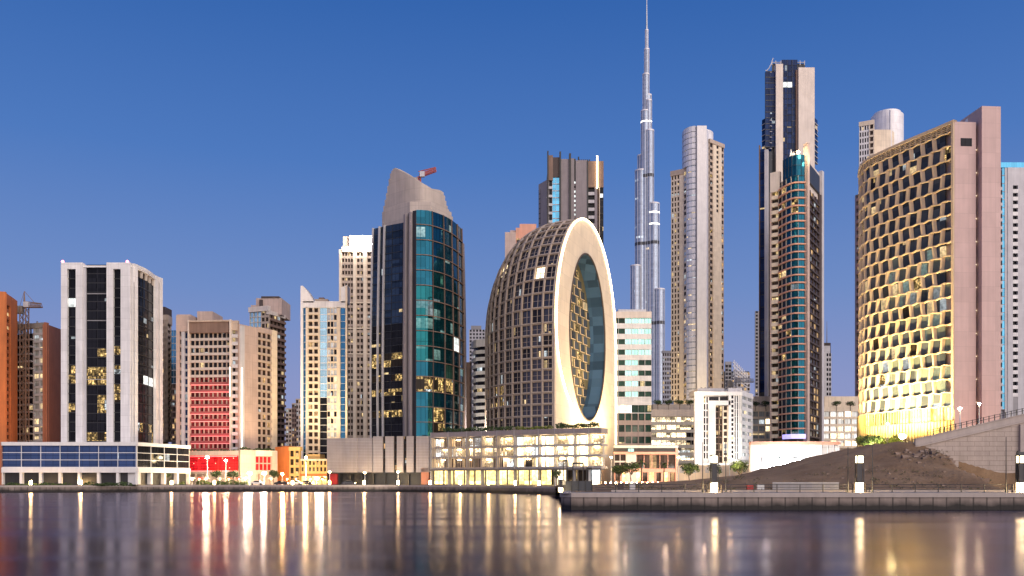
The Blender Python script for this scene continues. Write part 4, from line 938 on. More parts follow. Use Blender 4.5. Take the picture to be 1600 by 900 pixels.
Gl=b.face((1190,446),(1204,439.6)); b.grid(Gl,1190,1204,180,250,8,1,'lightgrey','g_navy',sp=.1,mu=0,rec=.2,proud=.2)
Gr=b.face((1268,440),(1278,448)); b.grid(Gr,1271,1278,178,248,8,1,'lightgrey','g_navy',sp=.1,mu=0,rec=.2,proud=.2)
q=MB(b.loc)
for p in(1206,1212,1220,1228,1236,1244,1250,1257): q.tube((X(p,444),444,b.z(96)),(X(p,444),444,b.z(89)),.25)
q.path([(X(p,444),444,b.z(91.5)) for p in(1206,1257)],.2)
q.path([(X(1196+2*i,439),439,b.z(112-i*i*.55)) for i in range(7)],.22); q.build('roof_rail','lightgrey',b.root)
# the long left shoulder down to the street
Hs=b.face((1186,436),(1200,434)); b.solid(Hs,1186,1187.5,232,None,'brown',.4); b.grid(Hs,1187.5,1195,238,615,20,1,'black','g_navy',sp=.04,mu=0,rec=.2); b.solid(Hs,1195,1205,241,None,'lightgrey',.8)
q=MB(b.loc); q.prism([(X(1187,438),438),(X(1206,437),437),(X(1206,470),470),(X(1187,470),470)],1.9,b.z(240)); q.build('side_wing','darksteel',b.root)
b.done()
# ------------------------------------------------------------------ front twin tower
b=Bld('apartment_tower','curved balcony tower with teal glass and lit crown in front of the tall navy tower',1245,380,yvis=688)
b.body([(1204,383),(1222,381),(1240,374),(1256,372),(1264,376),(1280,390),(1286,394),(1286,420),(1204,420)],300,'darkbrown',ins=2.2)
A=b.face((1203,384),(1221,381)); C=b.face((1216,382),(1226,376.5),(1241,371.5),(1259,371.5),smooth=True); E=b.face((1262,373),(1281,392)); 
b.solid(A,1204,1219,266,297,'palebeige',.5); b.solid(A,1203.5,1206,297,None,'pinkwall',.5)
b.grid(A,1206,1216.5,297,684,33,1,'palebeige','g_brownish',sp=.5,mu=0,rec=.5,balc='cream',bd=.5,pat=lambda k,c:'g_gold' if k in(12,4,32) else None)
b.grid(C,1223,1259,253,285,2,6,'darksteel','g_tealdeep',sp=.02,mu=.02,rec=.2)
b.grid(C,1216,1259,285,684,34,5,'palebeige','g_teal',sp=.17,mu=.02,rec=.3,balc='salmon',bd=.45,pat=lambda k,c:'g_gold' if random.random()<.05 else('g_teal' if c==3 else('g_tealdeep' if c in(2,4) else 'g_room')))
P_=b.face((1258,371),(1264,372)); b.solid(P_,1259,1262.3,236,None,'pinkwall',1.0)
b.grid(E,1262,1280,300,684,34,4,'darkbrown','g_warm',sp=.22,mu=.1,rec=.4,balc='darkbrown',bd=.3); E2=b.face((1280,391),(1287,395)); b.solid(E2,1283.5,1286.5,250,None,'lightgrey',.3); b.solid(E2,1280,1283.5,290,None,'darkbrown',.1)
b.solid(E,1264,1280,262,290,'darksteel',.2)
q=MB(b.loc)   # sail-like lit fins at the top
for (x0,y0,x1,y1,x2,y2) in((1236,238,1232,262,1243,254),(1240,242,1237,258,1250,252),(1262,236,1256,254,1264,252)):
    v=[(X(x0,376),376,b.z(y0)),(X(x1,376),376,b.z(y1+2)),(X(x2,376),376,b.z(y2+6))]; q.add(v+[(a,c+1.0,d) for a,c,d in v],[(0,1,2),(5,4,3),(0,3,4,1),(1,4,5,2),(2,5,3,0)])
q.build('roof_fin','white_plain',b.root)
q=MB(b.loc); q.prism([(X(1230,380),380),(X(1244,376),376),(X(1262,376),376),(X(1284,398),398),(X(1250,410),410)],b.z(300),b.z(254)); q.build('upper_block','palebeige',b.root)
q=MB(b.loc); q.fbox(C,C.S(1226),C.S(1257),b.z(687),b.z(680),.9,1.1); q.build('light_strip','blue_led',b.root)
for px,y in((1214,294),(1238,262),(1270,262),(1258,252)): light('crown_light','POINT',(X(px,368),368,b.z(y)),900,(1,.82,.5),size=.8)
for py in (254,): 
    q=MB(b.loc); q.ball((X(1246,372),371,b.z(250)),.7); q.build('roof_lamp','lamp_small',b.root)
b.done()
b=Bld('apartment_tower','slim white far tower with antenna just right of the curved balcony tower',1292,640,yvis=690)
b.body([(1283,640),(1299,640),(1299,660),(1283,660)],540,'white',ins=.8); F=b.face((1283,640),(1299,640)); b.solid(F,1284,1291,550,None,'white_plain',.4); b.grid(F,1291,1299,552,690,18,2,'white','g_room',sp=.4,mu=.3); b.roofbox(1286,1298,642,655,535,552,'darkbrown')
q=MB(b.loc); q.tube((X(1292,645),645,b.z(536)),(X(1292,645),645,b.z(500)),.4,.12); q.build('antenna','grey',b.root); b.done()
# ------------------------------------------------------------------ low middle buildings
b=Bld('car_park','four-deck lit open car park with trees on its roof behind the salmon shops',1050,400,yvis=725)
b.body([(1016,400),(1090,400),(1090,430),(1016,430)],640,'carpark',ins=3); F=b.face((1016,400),(1090,400)); b.solid(F,1016,1090,640,651,'greybeige',.3,back=-4)
b.grid(F,1018,1088,652,724,6,9,'carpark','g_shopwhite',sp=.42,mu=.03,proud=.1,rec=1.2,pat=lambda k,c:'g_parkglow' if random.random()<.6 else('g_room' if c>6 else 'g_shopwhite'),part='deck_opening'); b.roofbox(1020,1086,412,428,628,642,'greybeige'); b.done()
b=Bld('office_building','bright white floodlit mid-rise with tall dark central slot',1130,330,yvis=728)
b.body([(1085,330),(1158,330),(1175,345),(1175,362),(1085,362)],618,'white_plain',ins=1.2); F=b.face((1085,330),(1158,330)); G=b.face((1158,330),(1175,345))
b.solid(F,1085,1158,612,618,'white_plain',.5); b.solid(F,1085,1099,618,None,'white',.4); b.grid(F,1099,1107,620,718,9,2,'white_plain','g_room',sp=.15,mu=.35); 
b.grid(F,1107,1141,620,628,1,2,'white_plain','g_room',sp=.1,mu=.08); b.solid(F,1107,1141,626,633,'white_plain',.4); b.solid(F,1107,1118,633,None,'white',.3); b.grid(F,1118,1129,634,724,9,2,'brown','g_brownish',sp=.15,mu=.1,rec=1.0); b.grid(F,1129,1138,634,724,9,1,'cream','g_warm',sp=.3,mu=.4)
b.solid(F,1138,1142,618,None,'white_plain',.4); b.grid(F,1142,1147,618,718,14,1,'white_plain','g_room',sp=.35,mu=.3); b.grid(F,1147,1158,618,718,9,3,'white_plain','g_room',sp=.05,mu=.5)
b.grid(G,1158,1175,618,718,9,2,'white','g_pale',sp=.5,mu=.15,rec=.3,proud=.3); b.solid(G,1158,1175,610,618,'white_plain',.5)
b.solid(F,1085,1158,724,None,'white_plain',.6); b.pane(F,1088,1096,731,742,'g_pale',.65,part='entrance'); b.pane(F,1108,1116,731,742,'g_mint',.65,part='entrance'); b.pane(F,1127,1134,731,742,'g_pale',.65,part='entrance')
b.roofbox(1090,1132,336,352,604,613,'lightgrey'); b.roofbox(1138,1160,338,356,603,614,'white_plain'); q=MB(b.loc)
for p in(1096,1102,1108): q.tube((X(p,340),340,b.z(606)),(X(p,340),340,b.z(601)),.35)
q.build('rooftop_plant','grey',b.root); b.done()
crane('tower_crane','white crane jib above the floodlit white mid-rise',1148,420,597,None,9,'whitemetal',ang=0,up=0,s=.7)
for k,(p0,p1,Y,l) in enumerate([(1175,1206,400,'pale low building with roof trees between the white mid-rise and the twin towers'),(1286,1342,400,'pale low building with roof trees left of the honeycomb building')]):
    b=Bld('low_building',l,p0,Y,yvis=700); b.body([(p0,Y),(p1,Y),(p1,Y+30),(p0,Y+30)],642,'cream',ins=2); F=b.face((p0,Y),(p1,Y)); b.solid(F,p0,p1,636,643,'cream',.4)
    n=5 if k else 3; b.grid(F,p0,p1,643,700,5,n,'cream','g_pale',sp=.3,mu=.12,rec=.5,pat=lambda k,c:'g_shopwhite' if random.random()<.25 else None); b.roofbox(p0+2,p1-1,410,428,616,642,'cream'); b.done()
# floodlit long hall and hoarding behind the mound
glass('g_panel',(.75,.74,.72),rough=.6,lit=0,gw=1.6,gh=2.2,frame=.7)
b=Bld('event_hall','long low white hall lit glaring white by floodlights behind the sand mound',1240,262,yvis=735)
b.body([(1172,262),(1312,262),(1312,290),(1172,290)],694,'white_plain',ins=.8); F=b.face((1172,262),(1312,262))
b.solid(F,1172,1312,690,695,'salmon',.8); b.solid(F,1172,1180,695,None,'palebeige',.3); b.grid(F,1180,1312,695,745,1,14,'white_plain','g_panel',sp=.02,mu=.06,rec=.15,proud=.1,part='panel')
b.done()
m=MB((X(1245,255),255,2)); 
r=empty('floodlight_mast',(X(1245,250),250,2),'floodlight row aimed at the white hall behind the mound','floodlight')
q=MB((X(1245,250),250,2))
for p in(1205,1230,1255,1280): q.tube((X(p,250),250,2),(X(p,250),250,9.2),.15)
q.build('pole','metalpole',r)
for p in(1205,1230,1255,1280):
    q=MB((X(1245,250),250,2)); 
    for r0 in range(3):
        for c0 in range(5): q.tube((X(p,250)+(c0-2)*.95,249.7,7.2+r0*1.0+.15*(c0%2)),(X(p,250)+(c0-2)*.95,250.2,7.2+r0*1.0+.15*(c0%2)),.36,n=10)
    q.build('lamp_head','flood',r); q=MB((X(1245,250),250,2)); q.box(X(p,250)-2.6,X(p,250)+2.6,250.25,250.6,6.6,10.1); q.build('housing','darksteel',r)
light('hall_flood','AREA',(X(1240,250),254,5),8000,(1,.97,.93),(X(1240,262),262,9),size=9,sizey=2)
b=Bld('hoarding','row of cream fence panels along the street under the white mid-rise',1120,300,cat='fence',yvis=760)
F=b.face((1058,300),(1172,296)); b.solid(F,1058,1172,727,None,'cream',.1,back=-.1); 
for i in range(12): p=1058+i*9.5; b.solid(F,p,p+.8,726,None,'palebeige',.25,back=-.2)
for a in(1062,1082,1102,1122,1150): b.solid(F,a,a+6,730,739,'lightgrey',.16,back=.08,part='poster')
b.done()
# ================================================================== THE HONEYCOMB SLAB (right)
b=Bld('hotel_slab','curved slab building with staggered honeycomb windows and golden uplit base at right',1440,230,yvis=690)
Fh=b.face((1341.5,272),(1343,266),(1346,262.5),(1356,257.5),(1380,251.5),(1420,243),(1456,236.3),(1491,230),smooth=True)
fp=[(p.x,p.y) for p in Fh.pts]; bx=[(X(1491,230),230),(X(1561,231),231),(X(1561,231)+6,268),(X(1342,272)+4,276)]
q=b.mb('wall','pinkwall'); q.prism(inset(fp[:-1:3]+bx,1.3),1.9,b.z(196))
L_=Fh.L; rows_=20; zt=b.z(203); zb=b.z(634); rh=(zt-zb)/rows_; cols_=12; cw=(L_-.6)/cols_
m=b.mb('wall','honey'); fr=MB(b.loc); win=[]
def hp(s,z,d): return Fh.P(max(0,min(L_,s)),z,d)
for k in range(rows_+1):                       # row bands, tipping up and down like a comb
    z=zb+k*rh; nn_=cols_*2
    for i in range(cols_):
        o=(k%2)*cw*.33
        s0=i*cw+o; s1=s0+cw*.62; s2=s0+cw
        for a,c,za,zc in((s0,s1,z+.17,z-.17),(s1,s2,z-.17,z+.17)):
            if c>L_+.5: continue
            v=[hp(a,za-.15,.12),hp(c,zc-.15,.12),hp(c,zc+.15,.12),hp(a,za+.15,.12),hp(a,za-.17,-.9),hp(c,zc-.17,-.9),hp(c,zc+.17,-.9),hp(a,za+.17,-.9)]
            fr.add(v,[(0,1,2,3),(7,6,5,4),(0,4,5,1),(1,5,6,2),(2,6,7,3),(3,7,4,0)],[(a,z)]*8)
for k in range(rows_):
    z0=zb+k*rh+.14; z1=zb+(k+1)*rh-.14; o=(k%2)*cw*.33
    for i in range(-1,cols_+1):
        s0=i*cw+o; a=s0+cw*.29; c=s0+cw*.99; sk=cw*.05*(1 if k%2 else -1)
        if c-sk>L_+.2 or a<-.2: 
            continue
        # slanted pier: flat face then a splayed reveal running back to the glass
        p0,p1=max(0,s0-cw*.01),a
        v=[hp(p0+sk,z0,.02),hp(p0+cw*.15+sk,z0,.1),hp(p0+cw*.15-sk,z1,.1),hp(p0-sk,z1,.02),hp(p0+sk,z0,-.9),hp(a+sk,z0,-.55),hp(a-sk,z1,-.55),hp(p0-sk,z1,-.9)]
        fr.add(v,[(0,1,2,3),(1,5,6,2),(0,3,7,4),(4,7,6,5),(0,4,5,1),(3,2,6,7)],[(s0,z0),(s0+.5,z0),(s0+.5,z1),(s0,z1)]*2)
        lowlit = k<12 and i>=6
        g='g_honeylit' if (lowlit and random.random()<.55) else('g_gold' if random.random()<.05 else 'g_honey')
        win.append((a+sk,c+sk*.3,c-sk*.3,a-sk,z0,z1,g,i*10+k*.1))
fr.build('honeycomb_frame','honey',b.root)
win.sort(key=lambda w:-w[7])
for wv in win[:100]:
    q=MB(b.loc); v=[hp(wv[0],wv[4],-.42),hp(wv[1],wv[4],-.42),hp(wv[2],wv[5],-.42),hp(wv[3],wv[5],-.42)]; v+=[hp(wv[0],wv[4],-.8),hp(wv[1],wv[4],-.8),hp(wv[2],wv[5],-.8),hp(wv[3],wv[5],-.8)]
    q.add(v,[(0,1,2,3),(7,6,5,4),(0,4,5,1),(1,5,6,2),(2,6,7,3),(3,7,4,0)],[(wv[0],wv[4]),(wv[1],wv[4]),(wv[2],wv[5]),(wv[3],wv[5])]*2); q.build('window',wv[6],b.root)
q=MB(b.loc); gm=['g_gold','g_honey','g_honeylit']
for wv in win[100:]:
    q.cur=gm.index(wv[6]); v=[hp(wv[0],wv[4],-.42),hp(wv[1],wv[4],-.42),hp(wv[2],wv[5],-.42),hp(wv[3],wv[5],-.42)]; v+=[hp(wv[0],wv[4],-.8),hp(wv[1],wv[4],-.8),hp(wv[2],wv[5],-.8),hp(wv[3],wv[5],-.8)]
    q.add(v,[(0,1,2,3),(7,6,5,4),(0,4,5,1),(1,5,6,2),(2,6,7,3),(3,7,4,0)],[(wv[0],wv[4]),(wv[1],wv[4]),(wv[2],wv[5]),(wv[3],wv[5])]*2)
q.build('window',gm,b.root,kind='stuff')
# top screen row, base band and ribbed golden plinth
q=b.mb('wall','honey'); q.fbox(Fh,0,L_,b.z(192),b.z(187),-1,.3); q.fbox(Fh,L_-.7,L_,b.z(640),b.z(187),-1,.36)
for i in range(26):
    s=i*(L_-.8)/26+.3
    q.fbox(Fh,s,s+.18,b.z(203),b.z(192),-.3,.1)
for i in range(3): z=b.z(194.5+i*2.8); q.fbox(Fh,0,L_-.7,z,z+.15,-.3,.12)
m2=MB(b.loc); m2.fbox(Fh,0,L_,b.z(202.6),b.z(192),-.8,-.6); m2.build('top_screen','black',b.root)
b.grid(Fh,1350,1491,635,657,1,9,'golden','g_shop',sp=.05,mu=.04,rec=.6,pat=lambda k,c:'g_green' if c in(1,2,3) else 'g_shop',part='base_window')
q=b.mb('wall','golden'); q.fbox(Fh,0,L_,1.9,b.z(657),-1,.25)
for i in range(44): s=i*L_/44; q.fbox(Fh,s,s+.12,1.9,b.z(635),.24,.5)
Fs=b.face((1491.5,230),(1527,230.4)); b.solid(Fs,1491.5,1525,190,None,'sideplate',.0,part='side_wall'); b.solid(Fs,1524.5,1532.5,188,None,'darksteel',-1.0,part='side_wall')
b.pane(Fs,1501,1518.5,215.5,228,'g_black',d=.06)
Ft=b.face((1531,229.6),(1561.5,230)); b.solid(Ft,1532,1561.5,168,None,'sideplate',.6,back=-9,part='side_wall')
q=MB(b.loc); q.prism([(X(1509,236),236),(X(1533,229.8),229.8),(X(1533,229.8)+.5,240),(X(1509,236)+1,246)],b.z(196),b.z(172)); q.build('roof_block','white_plain',b.root)
q=MB(b.loc); q.prism(inset(fp[:-1:3]+bx,.9),b.z(196),b.z(189)); q.build('roof','palebeige',b.root)
for y in range(12): 
    q=MB(b.loc); q.box(X(1528,230)-.1,X(1528,230)+.1,230.9,231.2,b.z(232+y*36)-.12,b.z(232+y*36)+.12); q.build('slot_lamp','led_dim',b.root)
b.done()
for f_,e in((.22,5000),(.40,8000),(.56,11000),(.72,12000),(.86,9000)):
    s_=Fh.L*f_; light('facade_flood','SPOT',Fh.P(s_,13,8),e*11,(1,.72,.30),Fh.P(s_,42,0),size=.6,spot=125,blend=1)
light('wall_flood','POINT',(X(1540,219),219,15),1600,(1,.42,.22),size=.6)
# towers behind it
b=Bld('skyscraper','beige tower with rounded silver top rising behind the honeycomb slab at left',1380,540,yvis=250)
b.body([(1338,548),(1356,541),(1395,541),(1410,552),(1410,585),(1338,585)],200,'cream',ins=1.5)
F=b.face((1337,552),(1343,546)); b.solid(F,1336.5,1339,296,None,'pinkwall',.5); b.grid(F,1339,1343,296,690,34,1,'beige','g_room',sp=.4,mu=.1,balc='salmon',bd=.6)
F=b.face((1342,544),(1366,540)); b.solid(F,1342,1366,187,194,'cream',.4); b.grid(F,1342.5,1358,194,330,14,4,'white','g_room',sp=.3,mu=.45,rec=.4); b.grid(F,1358,1366,194,330,14,1,'cream','g_warm',sp=.3,mu=.4,balc='cream',bd=.4)
q=MB(b.loc); q.disc((X(1386,556),556),X(1410,556)-X(1386,556),1.9,b.z(166),n=28); q.disc((X(1386,556),556),X(1409,556)-X(1386,556)-1,b.z(166),b.z(161),n=28,r1=8); q.build('core','silver',b.root)
b.solid(b.face((1390,543),(1394,543)),1391,1393.4,168,None,'white_plain',.3); b.done()
b=Bld('skyscraper','lavender-white tower with sky-blue stripe at the right edge behind the honeycomb slab',1590,420,yvis=640)
b.body([(1556,420),(1570,420),(1645,420),(1645,450),(1556,450)],265,'lightgrey',ins=1.5); F=b.face((1556,420),(1645,420))
b.solid(F,1556,1645,254,262,'g_skydeep',.3,part='blue_band'); b.solid(F,1570,1578,262,None,'lightgrey',.1); b.grid(F,1566,1572,262,640,30,1,'grey','g_skydeep',sp=.08,mu=0,rec=.1); b.grid(F,1560,1566,285,640,29,1,'lightgrey','g_black',sp=.4,mu=0,rec=.9,balc='lightgrey',bd=.3)
b.solid(F,1574,1582,262,None,'lightgrey',.4); b.grid(F,1582,1590,290,620,28,1,'lightgrey','g_black',sp=.5,mu=0,rec=1,balc='white',bd=.4); b.solid(F,1578,1645,262,290,'lightgrey',.3); b.solid(F,1590,1645,290,None,'lightgrey',.3); b.solid(F,1582,1590,620,None,'grey',.2)
q=MB(b.loc); q.disc((X(1566,428),428),2.3,b.z(262),b.z(247),n=16); q.build('roof_drum','steel',b.root); b.done()
# ================================================================== RAMP WITH STONE RETAINING WALL
YW=157.8
def ZR(px,dy=0): return Z(697+(660-697)*(px-1440)/160+dy,YW)
root=empty('retaining_wall',(X(1500,YW),YW,2),'long stone-block retaining wall of a road ramp climbing to the right','wall'); loc=(X(1500,YW),YW,2)
x0,x1=X(1432,YW),X(1700,YW)
def sl(x,o): 
    px=800+FPX*x/YW; return ZR(px)+o
def slope(m,x0,x1,y0,y1,lo,hi,bot=None):
    v=[(x0,y0,bot if bot is not None else sl(x0,lo)),(x1,y0,bot if bot is not None else sl(x1,lo)),(x1,y1,bot if bot is not None else sl(x1,lo)),(x0,y1,bot if bot is not None else sl(x0,lo)),(x0,y0,sl(x0,hi)),(x1,y0,sl(x1,hi)),(x1,y1,sl(x1,hi)),(x0,y1,sl(x0,hi))]
    m.add(v,[(0,3,2,1),(4,5,6,7),(0,1,5,4),(1,2,6,5),(2,3,7,6),(3,0,4,7)])
q=MB(loc); slope(q,x0,x1,YW,YW+1.2,0,0,bot=1.5); q.build('stone_face','stone',root)
q=MB(loc); slope(q,x0-.3,x1,YW-.25,YW+1.4,.01,.28); q.build('string_course','stonecap',root)
q=MB(loc); slope(q,x0-.1,x1,YW+.15,YW+.65,.29,1.35); slope(q,x0-.1,x1,YW+.0,YW+.8,1.36,1.5); q.build('parapet','stonecap',root)
q=MB(loc); q.box(X(1592,YW),x1,YW-.5,YW-.01,1.5,ZR(1592)-.2); q.build('buttress','stonecap',root)
q=MB(loc); slope(q,x0,x1,YW+1.3,YW+14,-6,.15); q.build('deck','concrete',root)
q=MB((X(1470,156),156,2)); q.box(X(1451,156.6),X(1497,156.6),156.4,157.2,6,Z(705,156.6)); q.box(X(1449.5,156.6),X(1453,156.6),156.2,157.3,6,Z(700,156.6))
o=q.build('block_wall','stone'); tag(o,'short broken end of an older block wall half buried by the mound','wall')
# bridge railing
root=empty('ramp_railing',(X(1500,159),159,ZR(1500)+1.5),'thin dark railing on top of the ramp parapet','railing'); loc=(X(1500,159),159,ZR(1500)+1.5)
q=MB(loc)
for o in(.55,.95): q.tube((X(1450,158.3),158.3,sl(X(1450,158.3),1.5+o)),(x1,158.3,sl(x1,1.5+o)),.045,n=5)
q.build('rail','metalpole',root)
for i in range(34):
    x=X(1450,158.3)+i*.98; q=MB(loc); q.tube((x,158.3,sl(x,1.45)),(x,158.3,sl(x,2.55)),.09,n=5); q.build('post','metalpole',root)
# ================================================================== NEAR PROMENADE
YR=124.5
root=empty('promenade_railing',(X(1200,YR),YR,QZ),'long dark metal railing with wide-spaced posts along the near promenade','railing'); loc=(X(1200,YR),YR,QZ)
q=MB(loc)
for z in(.35,.68,1.05): q.tube((X(930,YR),YR,QZ+z),(X(1680,YR),YR,QZ+z),.03 if z<1 else .045,n=5)
q.build('rail','metalpole',root)
px=962
while px<1680:
    q=MB(loc); x=X(px,YR); q.tube((x,YR,QZ),(x,YR,QZ+1.12),.07,n=6); q.box(x-.12,x+.12,YR-.12,YR+.12,QZ,QZ+.06); q.build('post','metalpole',root); px+=36
# tall lit pylons of the near promenade
def pylon(px,Y,label,first=None):
    if first:
        c=copy_tree(first); c.location=(X(px,Y),Y,QZ); c['label']=label; return c
    l=(X(px,Y),Y,QZ); x=X(px,Y); r=empty('light_pylon',l,label,'lamp','lit pylons along the near promenade'); h=5.0
    q=MB(l)
    for a in(-.42,.42):
        for c in(-.42,.42): q.box(x+a-.06,x+a+.06,Y+c-.06,Y+c+.06,QZ,QZ+h)
    q.box(x-.5,x+.5,Y-.5,Y+.5,QZ+h,QZ+h+.1); q.box(x-.3,x+.3,Y-.3,Y+.3,QZ+1.35,QZ+h-1.0); q.build('frame','metalpole',r)
    q=MB(l); q.box(x-.34,x+.34,Y-.34,Y+.34,QZ+.08,QZ+1.3); q.build('lower_lamp','lamp_small',r)
    q=MB(l); q.box(x-.38,x+.38,Y-.38,Y+.38,QZ+h-.95,QZ+h-.05); q.build('upper_lamp','led',r)
    return r
p0=pylon(1116,121.5,'tall dark pylon with glowing box on top in front of the white mid-rise')
pylon(1343,121.5,'tall dark pylon with glowing box on top in front of the sand mound',p0)
pylon(1595,121.5,'tall dark pylon with glowing foot at the right edge of the photo',p0)
pylon(876,127,'tall lit pylon at the left end of the near quay, beside the dark gate',p0).scale=(.8,.8,.45)
# flag-less dark poles flanking the pylons
pr_=None
for px,h,l in((1098,6.9,'thin dark pole left of the pylon before the white mid-rise'),(1134,6.9,'thin dark pole right of the pylon before the white mid-rise'),(1325,6.3,'thin dark pole left of the pylon before the mound'),(1363,7.0,'thin dark pole right of the pylon before the mound'),(1572,7.6,'thin dark pole in front of the stone retaining wall')):
    Y=123; l0=(X(px,Y),Y,QZ)
    if pr_ is None:
        r=empty('slim_pole',l0,l,'pole','slim dark poles on the near promenade'); q=MB(l0); q.tube(l0,(l0[0],Y,QZ+h),.08,.05,n=6); q.build('shaft','metalpole',r); q=MB(l0); q.tube(l0,(l0[0],Y,QZ+.5),.16,.12,n=8); q.build('foot','metalpole',r); pr_=r
    else:
        c=copy_tree(pr_); c.location=l0; c['label']=l; c.scale=(1,1,h/6.9)
# short red-brown bollards by the pylons
bo=None
for px,l in((1104,'short dark bollard left of the first pylon'),(1128,'short dark bollard right of the first pylon'),(1333,'short dark bollard left of the pylon before the mound'),(1353,'short dark bollard right of the pylon before the mound'),(1582,'short dark bollard left of the pylon at the right edge')):
    Y=121; l0=(X(px,Y),Y,QZ)
    if bo is None:
        r=MB(l0); r.tube(l0,(l0[0],Y,QZ+1.05),.14,.11,n=8); r.tube((l0[0],Y,QZ+1.05),(l0[0],Y,QZ+1.12),.16,n=8); bo=r.build('bollard','darkbrown'); tag(bo,l,'bollard','bollards beside the pylons')
    else: c=bo.copy(); sc.collection.objects.link(c); c.location=l0; c['label']=l
# dark information board at the right edge
l0=(X(1596,126.5),126.5,QZ); r=empty('information_board',l0,'dark standing board behind the pylon at the right edge','sign')
q=MB(l0); q.box(X(1589,126.5),X(1610,126.5),126.4,126.7,QZ+.4,Z(706,126.5)); q.build('panel','darksteel',r)
q=MB(l0); 
for p in(1590,1608): q.box(X(p,126.5),X(p,126.5)+.12,126.35,126.75,QZ,Z(706,126.5)+.1)
q.build('frame','black',r)
q=MB(l0)
for y in(712,718,727): q.box(X(1591.5,126.3),X(1607,126.3),126.36,126.39,Z(y+.8,126.5),Z(y,126.5))
q.build('panel_trim','grey',r)
# dark gate and pergola frames at the left end of the near quay
l0=(X(904,128),128,QZ); r=empty('gate',l0,'dark solid gate fence at the left end of the near quay','gate')
q=MB(l0); q.box(X(883,128),X(925,128),127.9,128.05,QZ+.15,QZ+1.55); q.build('panel','darksteel',r)
for p in(882,893,904,915,925): q=MB(l0); q.box(X(p,128)-.06,X(p,128)+.06,127.8,128.1,QZ,QZ+1.7); q.build('post','black',r)
for p in (884.5,): pass
fr0=None
for k,(p0_,p1_,yt,Y,l) in enumerate([(880,886,721,176,'tall thin double-post frame left of the entrance kiosk'),(895,911,725,178,'dark portal frame before the bright entrance'),(917,924,733,174,'lower double-post frame right of the bright entrance')]):
    l0=(X(p0_,Y),Y,QZ); r=empty('portal_frame',l0,l,'frame','dark portal frames before the lit podium')
    for p in(p0_,p1_): q=MB(l0); q.box(X(p,Y)-.1,X(p,Y)+.1,Y-.1,Y+.1,QZ,Z(yt,Y)); q.build('post','black',r)
    q=MB(l0); q.box(X(p0_,Y)-.1,X(p1_,Y)+.1,Y-.12,Y+.12,Z(yt,Y)-.02,Z(yt,Y)+.3); q.build('beam','black',r)
# grey hoarding on the near promenade
root=empty('hoarding',(X(1258,128),128,QZ),'low grey sheet hoarding behind the near railing at the foot of the mound','fence'); loc=(X(1258,128),128,QZ)
for i in range(8):
    q=MB(loc); a=1207+i*13; q.box(X(a,128),X(a+12.7,128),127.95,128.0,QZ+.05,QZ+1.3); q.build('panel','grey',root)
q=MB(loc); q.box(X(1207,128),X(1311,128),127.92,128.03,QZ+1.3,QZ+1.38); q.build('rail','lightgrey',root)
# ================================================================== FAR PROMENADE
def QY(px): return lerp_tab([(-200,262),(0,262),(300,285),(600,285),(750,264),(868,222)],px)
def fbol(px,label,first=None):
    Y=QY(px)+2.2; l=(X(px,Y),Y,QZ)
    if first: c=copy_tree(first); c.location=l; c['label']=label; return c
    r=empty('lit_bollard',l,label,'lamp','lit bollards along the far quay'); q=MB(l); x=l[0]; q.box(x-.3,x+.3,Y-.3,Y+.3,QZ,QZ+.35); q.box(x-.32,x+.32,Y-.32,Y+.32,QZ+1.45,QZ+1.6); q.build('frame','stonecap',r)
    q=MB(l); q.box(x-.26,x+.26,Y-.26,Y+.26,QZ+.35,QZ+1.45); q.build('lamp','lamp_warm',r); return r
D_=[(48,'lit bollard before the second bay of the left podium'),(126,'lit bollard before the middle of the left podium'),(199,'lit bollard near the corner of the left podium'),(268,'lit bollard before the right wing of the left podium'),(335,'lit bollard before the red hotel podium'),(457,'lit bollard before the orange-lit low building'),(515,'lit bollard at the left end of the louvred podium'),(569,'lit bollard before the louvred podium middle'),(622,'lit bollard before the right half of the louvred podium'),(672,'lit bollard where louvred podium meets the bright car park'),(719,'lit bollard second from the left before the bright car park'),(763,'lit bollard before the centre of the bright car park'),(805,'lit bollard right of centre before the bright car park'),(842,'lit bollard near the right end of the far quay')]
f0=None
for px,l in D_:
    o=fbol(px,l,f0); f0=f0 or o
# tall street lamps
def slamp(px,Y,ytop,label,mat='lamp_white',arm=0,z0=QZ,r_=.45,first=None):
    l=(X(px,Y),Y,z0); x=l[0]; h=Z(ytop,Y); r=empty('street_lamp',l,label,'street lamp','street lamps')
    q=MB(l); q.tube((x,Y,z0),(x,Y,h),.14,.08,n=7); q.tube((x,Y,z0),(x,Y,z0+.8),.2,.16,n=8)
    if arm: q.tube((x,Y,h),(x+arm,Y,h+.3),.06,n=5)
    q.build('pole','whitemetal',r); q=MB(l); q.ball((x+arm,Y,h+(.1 if arm else .3)),r_,n=10,sz=.7); q.build('lamp',mat,r)
slamp(324,298,716,'tall street lamp with white glare before the red hotel podium, left of two',r_=.6)
slamp(353,300,721,'slightly lower street lamp before the red hotel podium, right of two',r_=.5)
slamp(390,303,741,'low glaring lamp before the right wing of the hotel podium','lamp_white',r_=.75)
slamp(413,305,741,'low glaring lamp at the right corner of the hotel podium','lamp_white',r_=.75)
slamp(441,305,742,'yellow-green glowing lamp before the orange wall','lamp_warm',r_=.5)
slamp(478,306,716,'tall street lamp before the white-blue tower','lamp_warm',r_=.5)
slamp(495,300,749,'low round white lamp right of the orange-lit building','lamp_white',r_=.65)
for px,y,l in((515,739,'post lamp by the red entrance of the louvred podium'),(570,740,'post lamp before the middle of the louvred podium'),(622,739,'post lamp before the right half of the louvred podium')): slamp(px,287.5,y,l,'lamp_small',r_=.4)
slamp(300,300,750,'low warm lamp at the left corner of the hotel podium','lamp_warm',r_=.4)
slamp(1500,163,641,'street lamp with bright head standing on the ramp',arm=0,z0=ZR(1500),r_=.32)
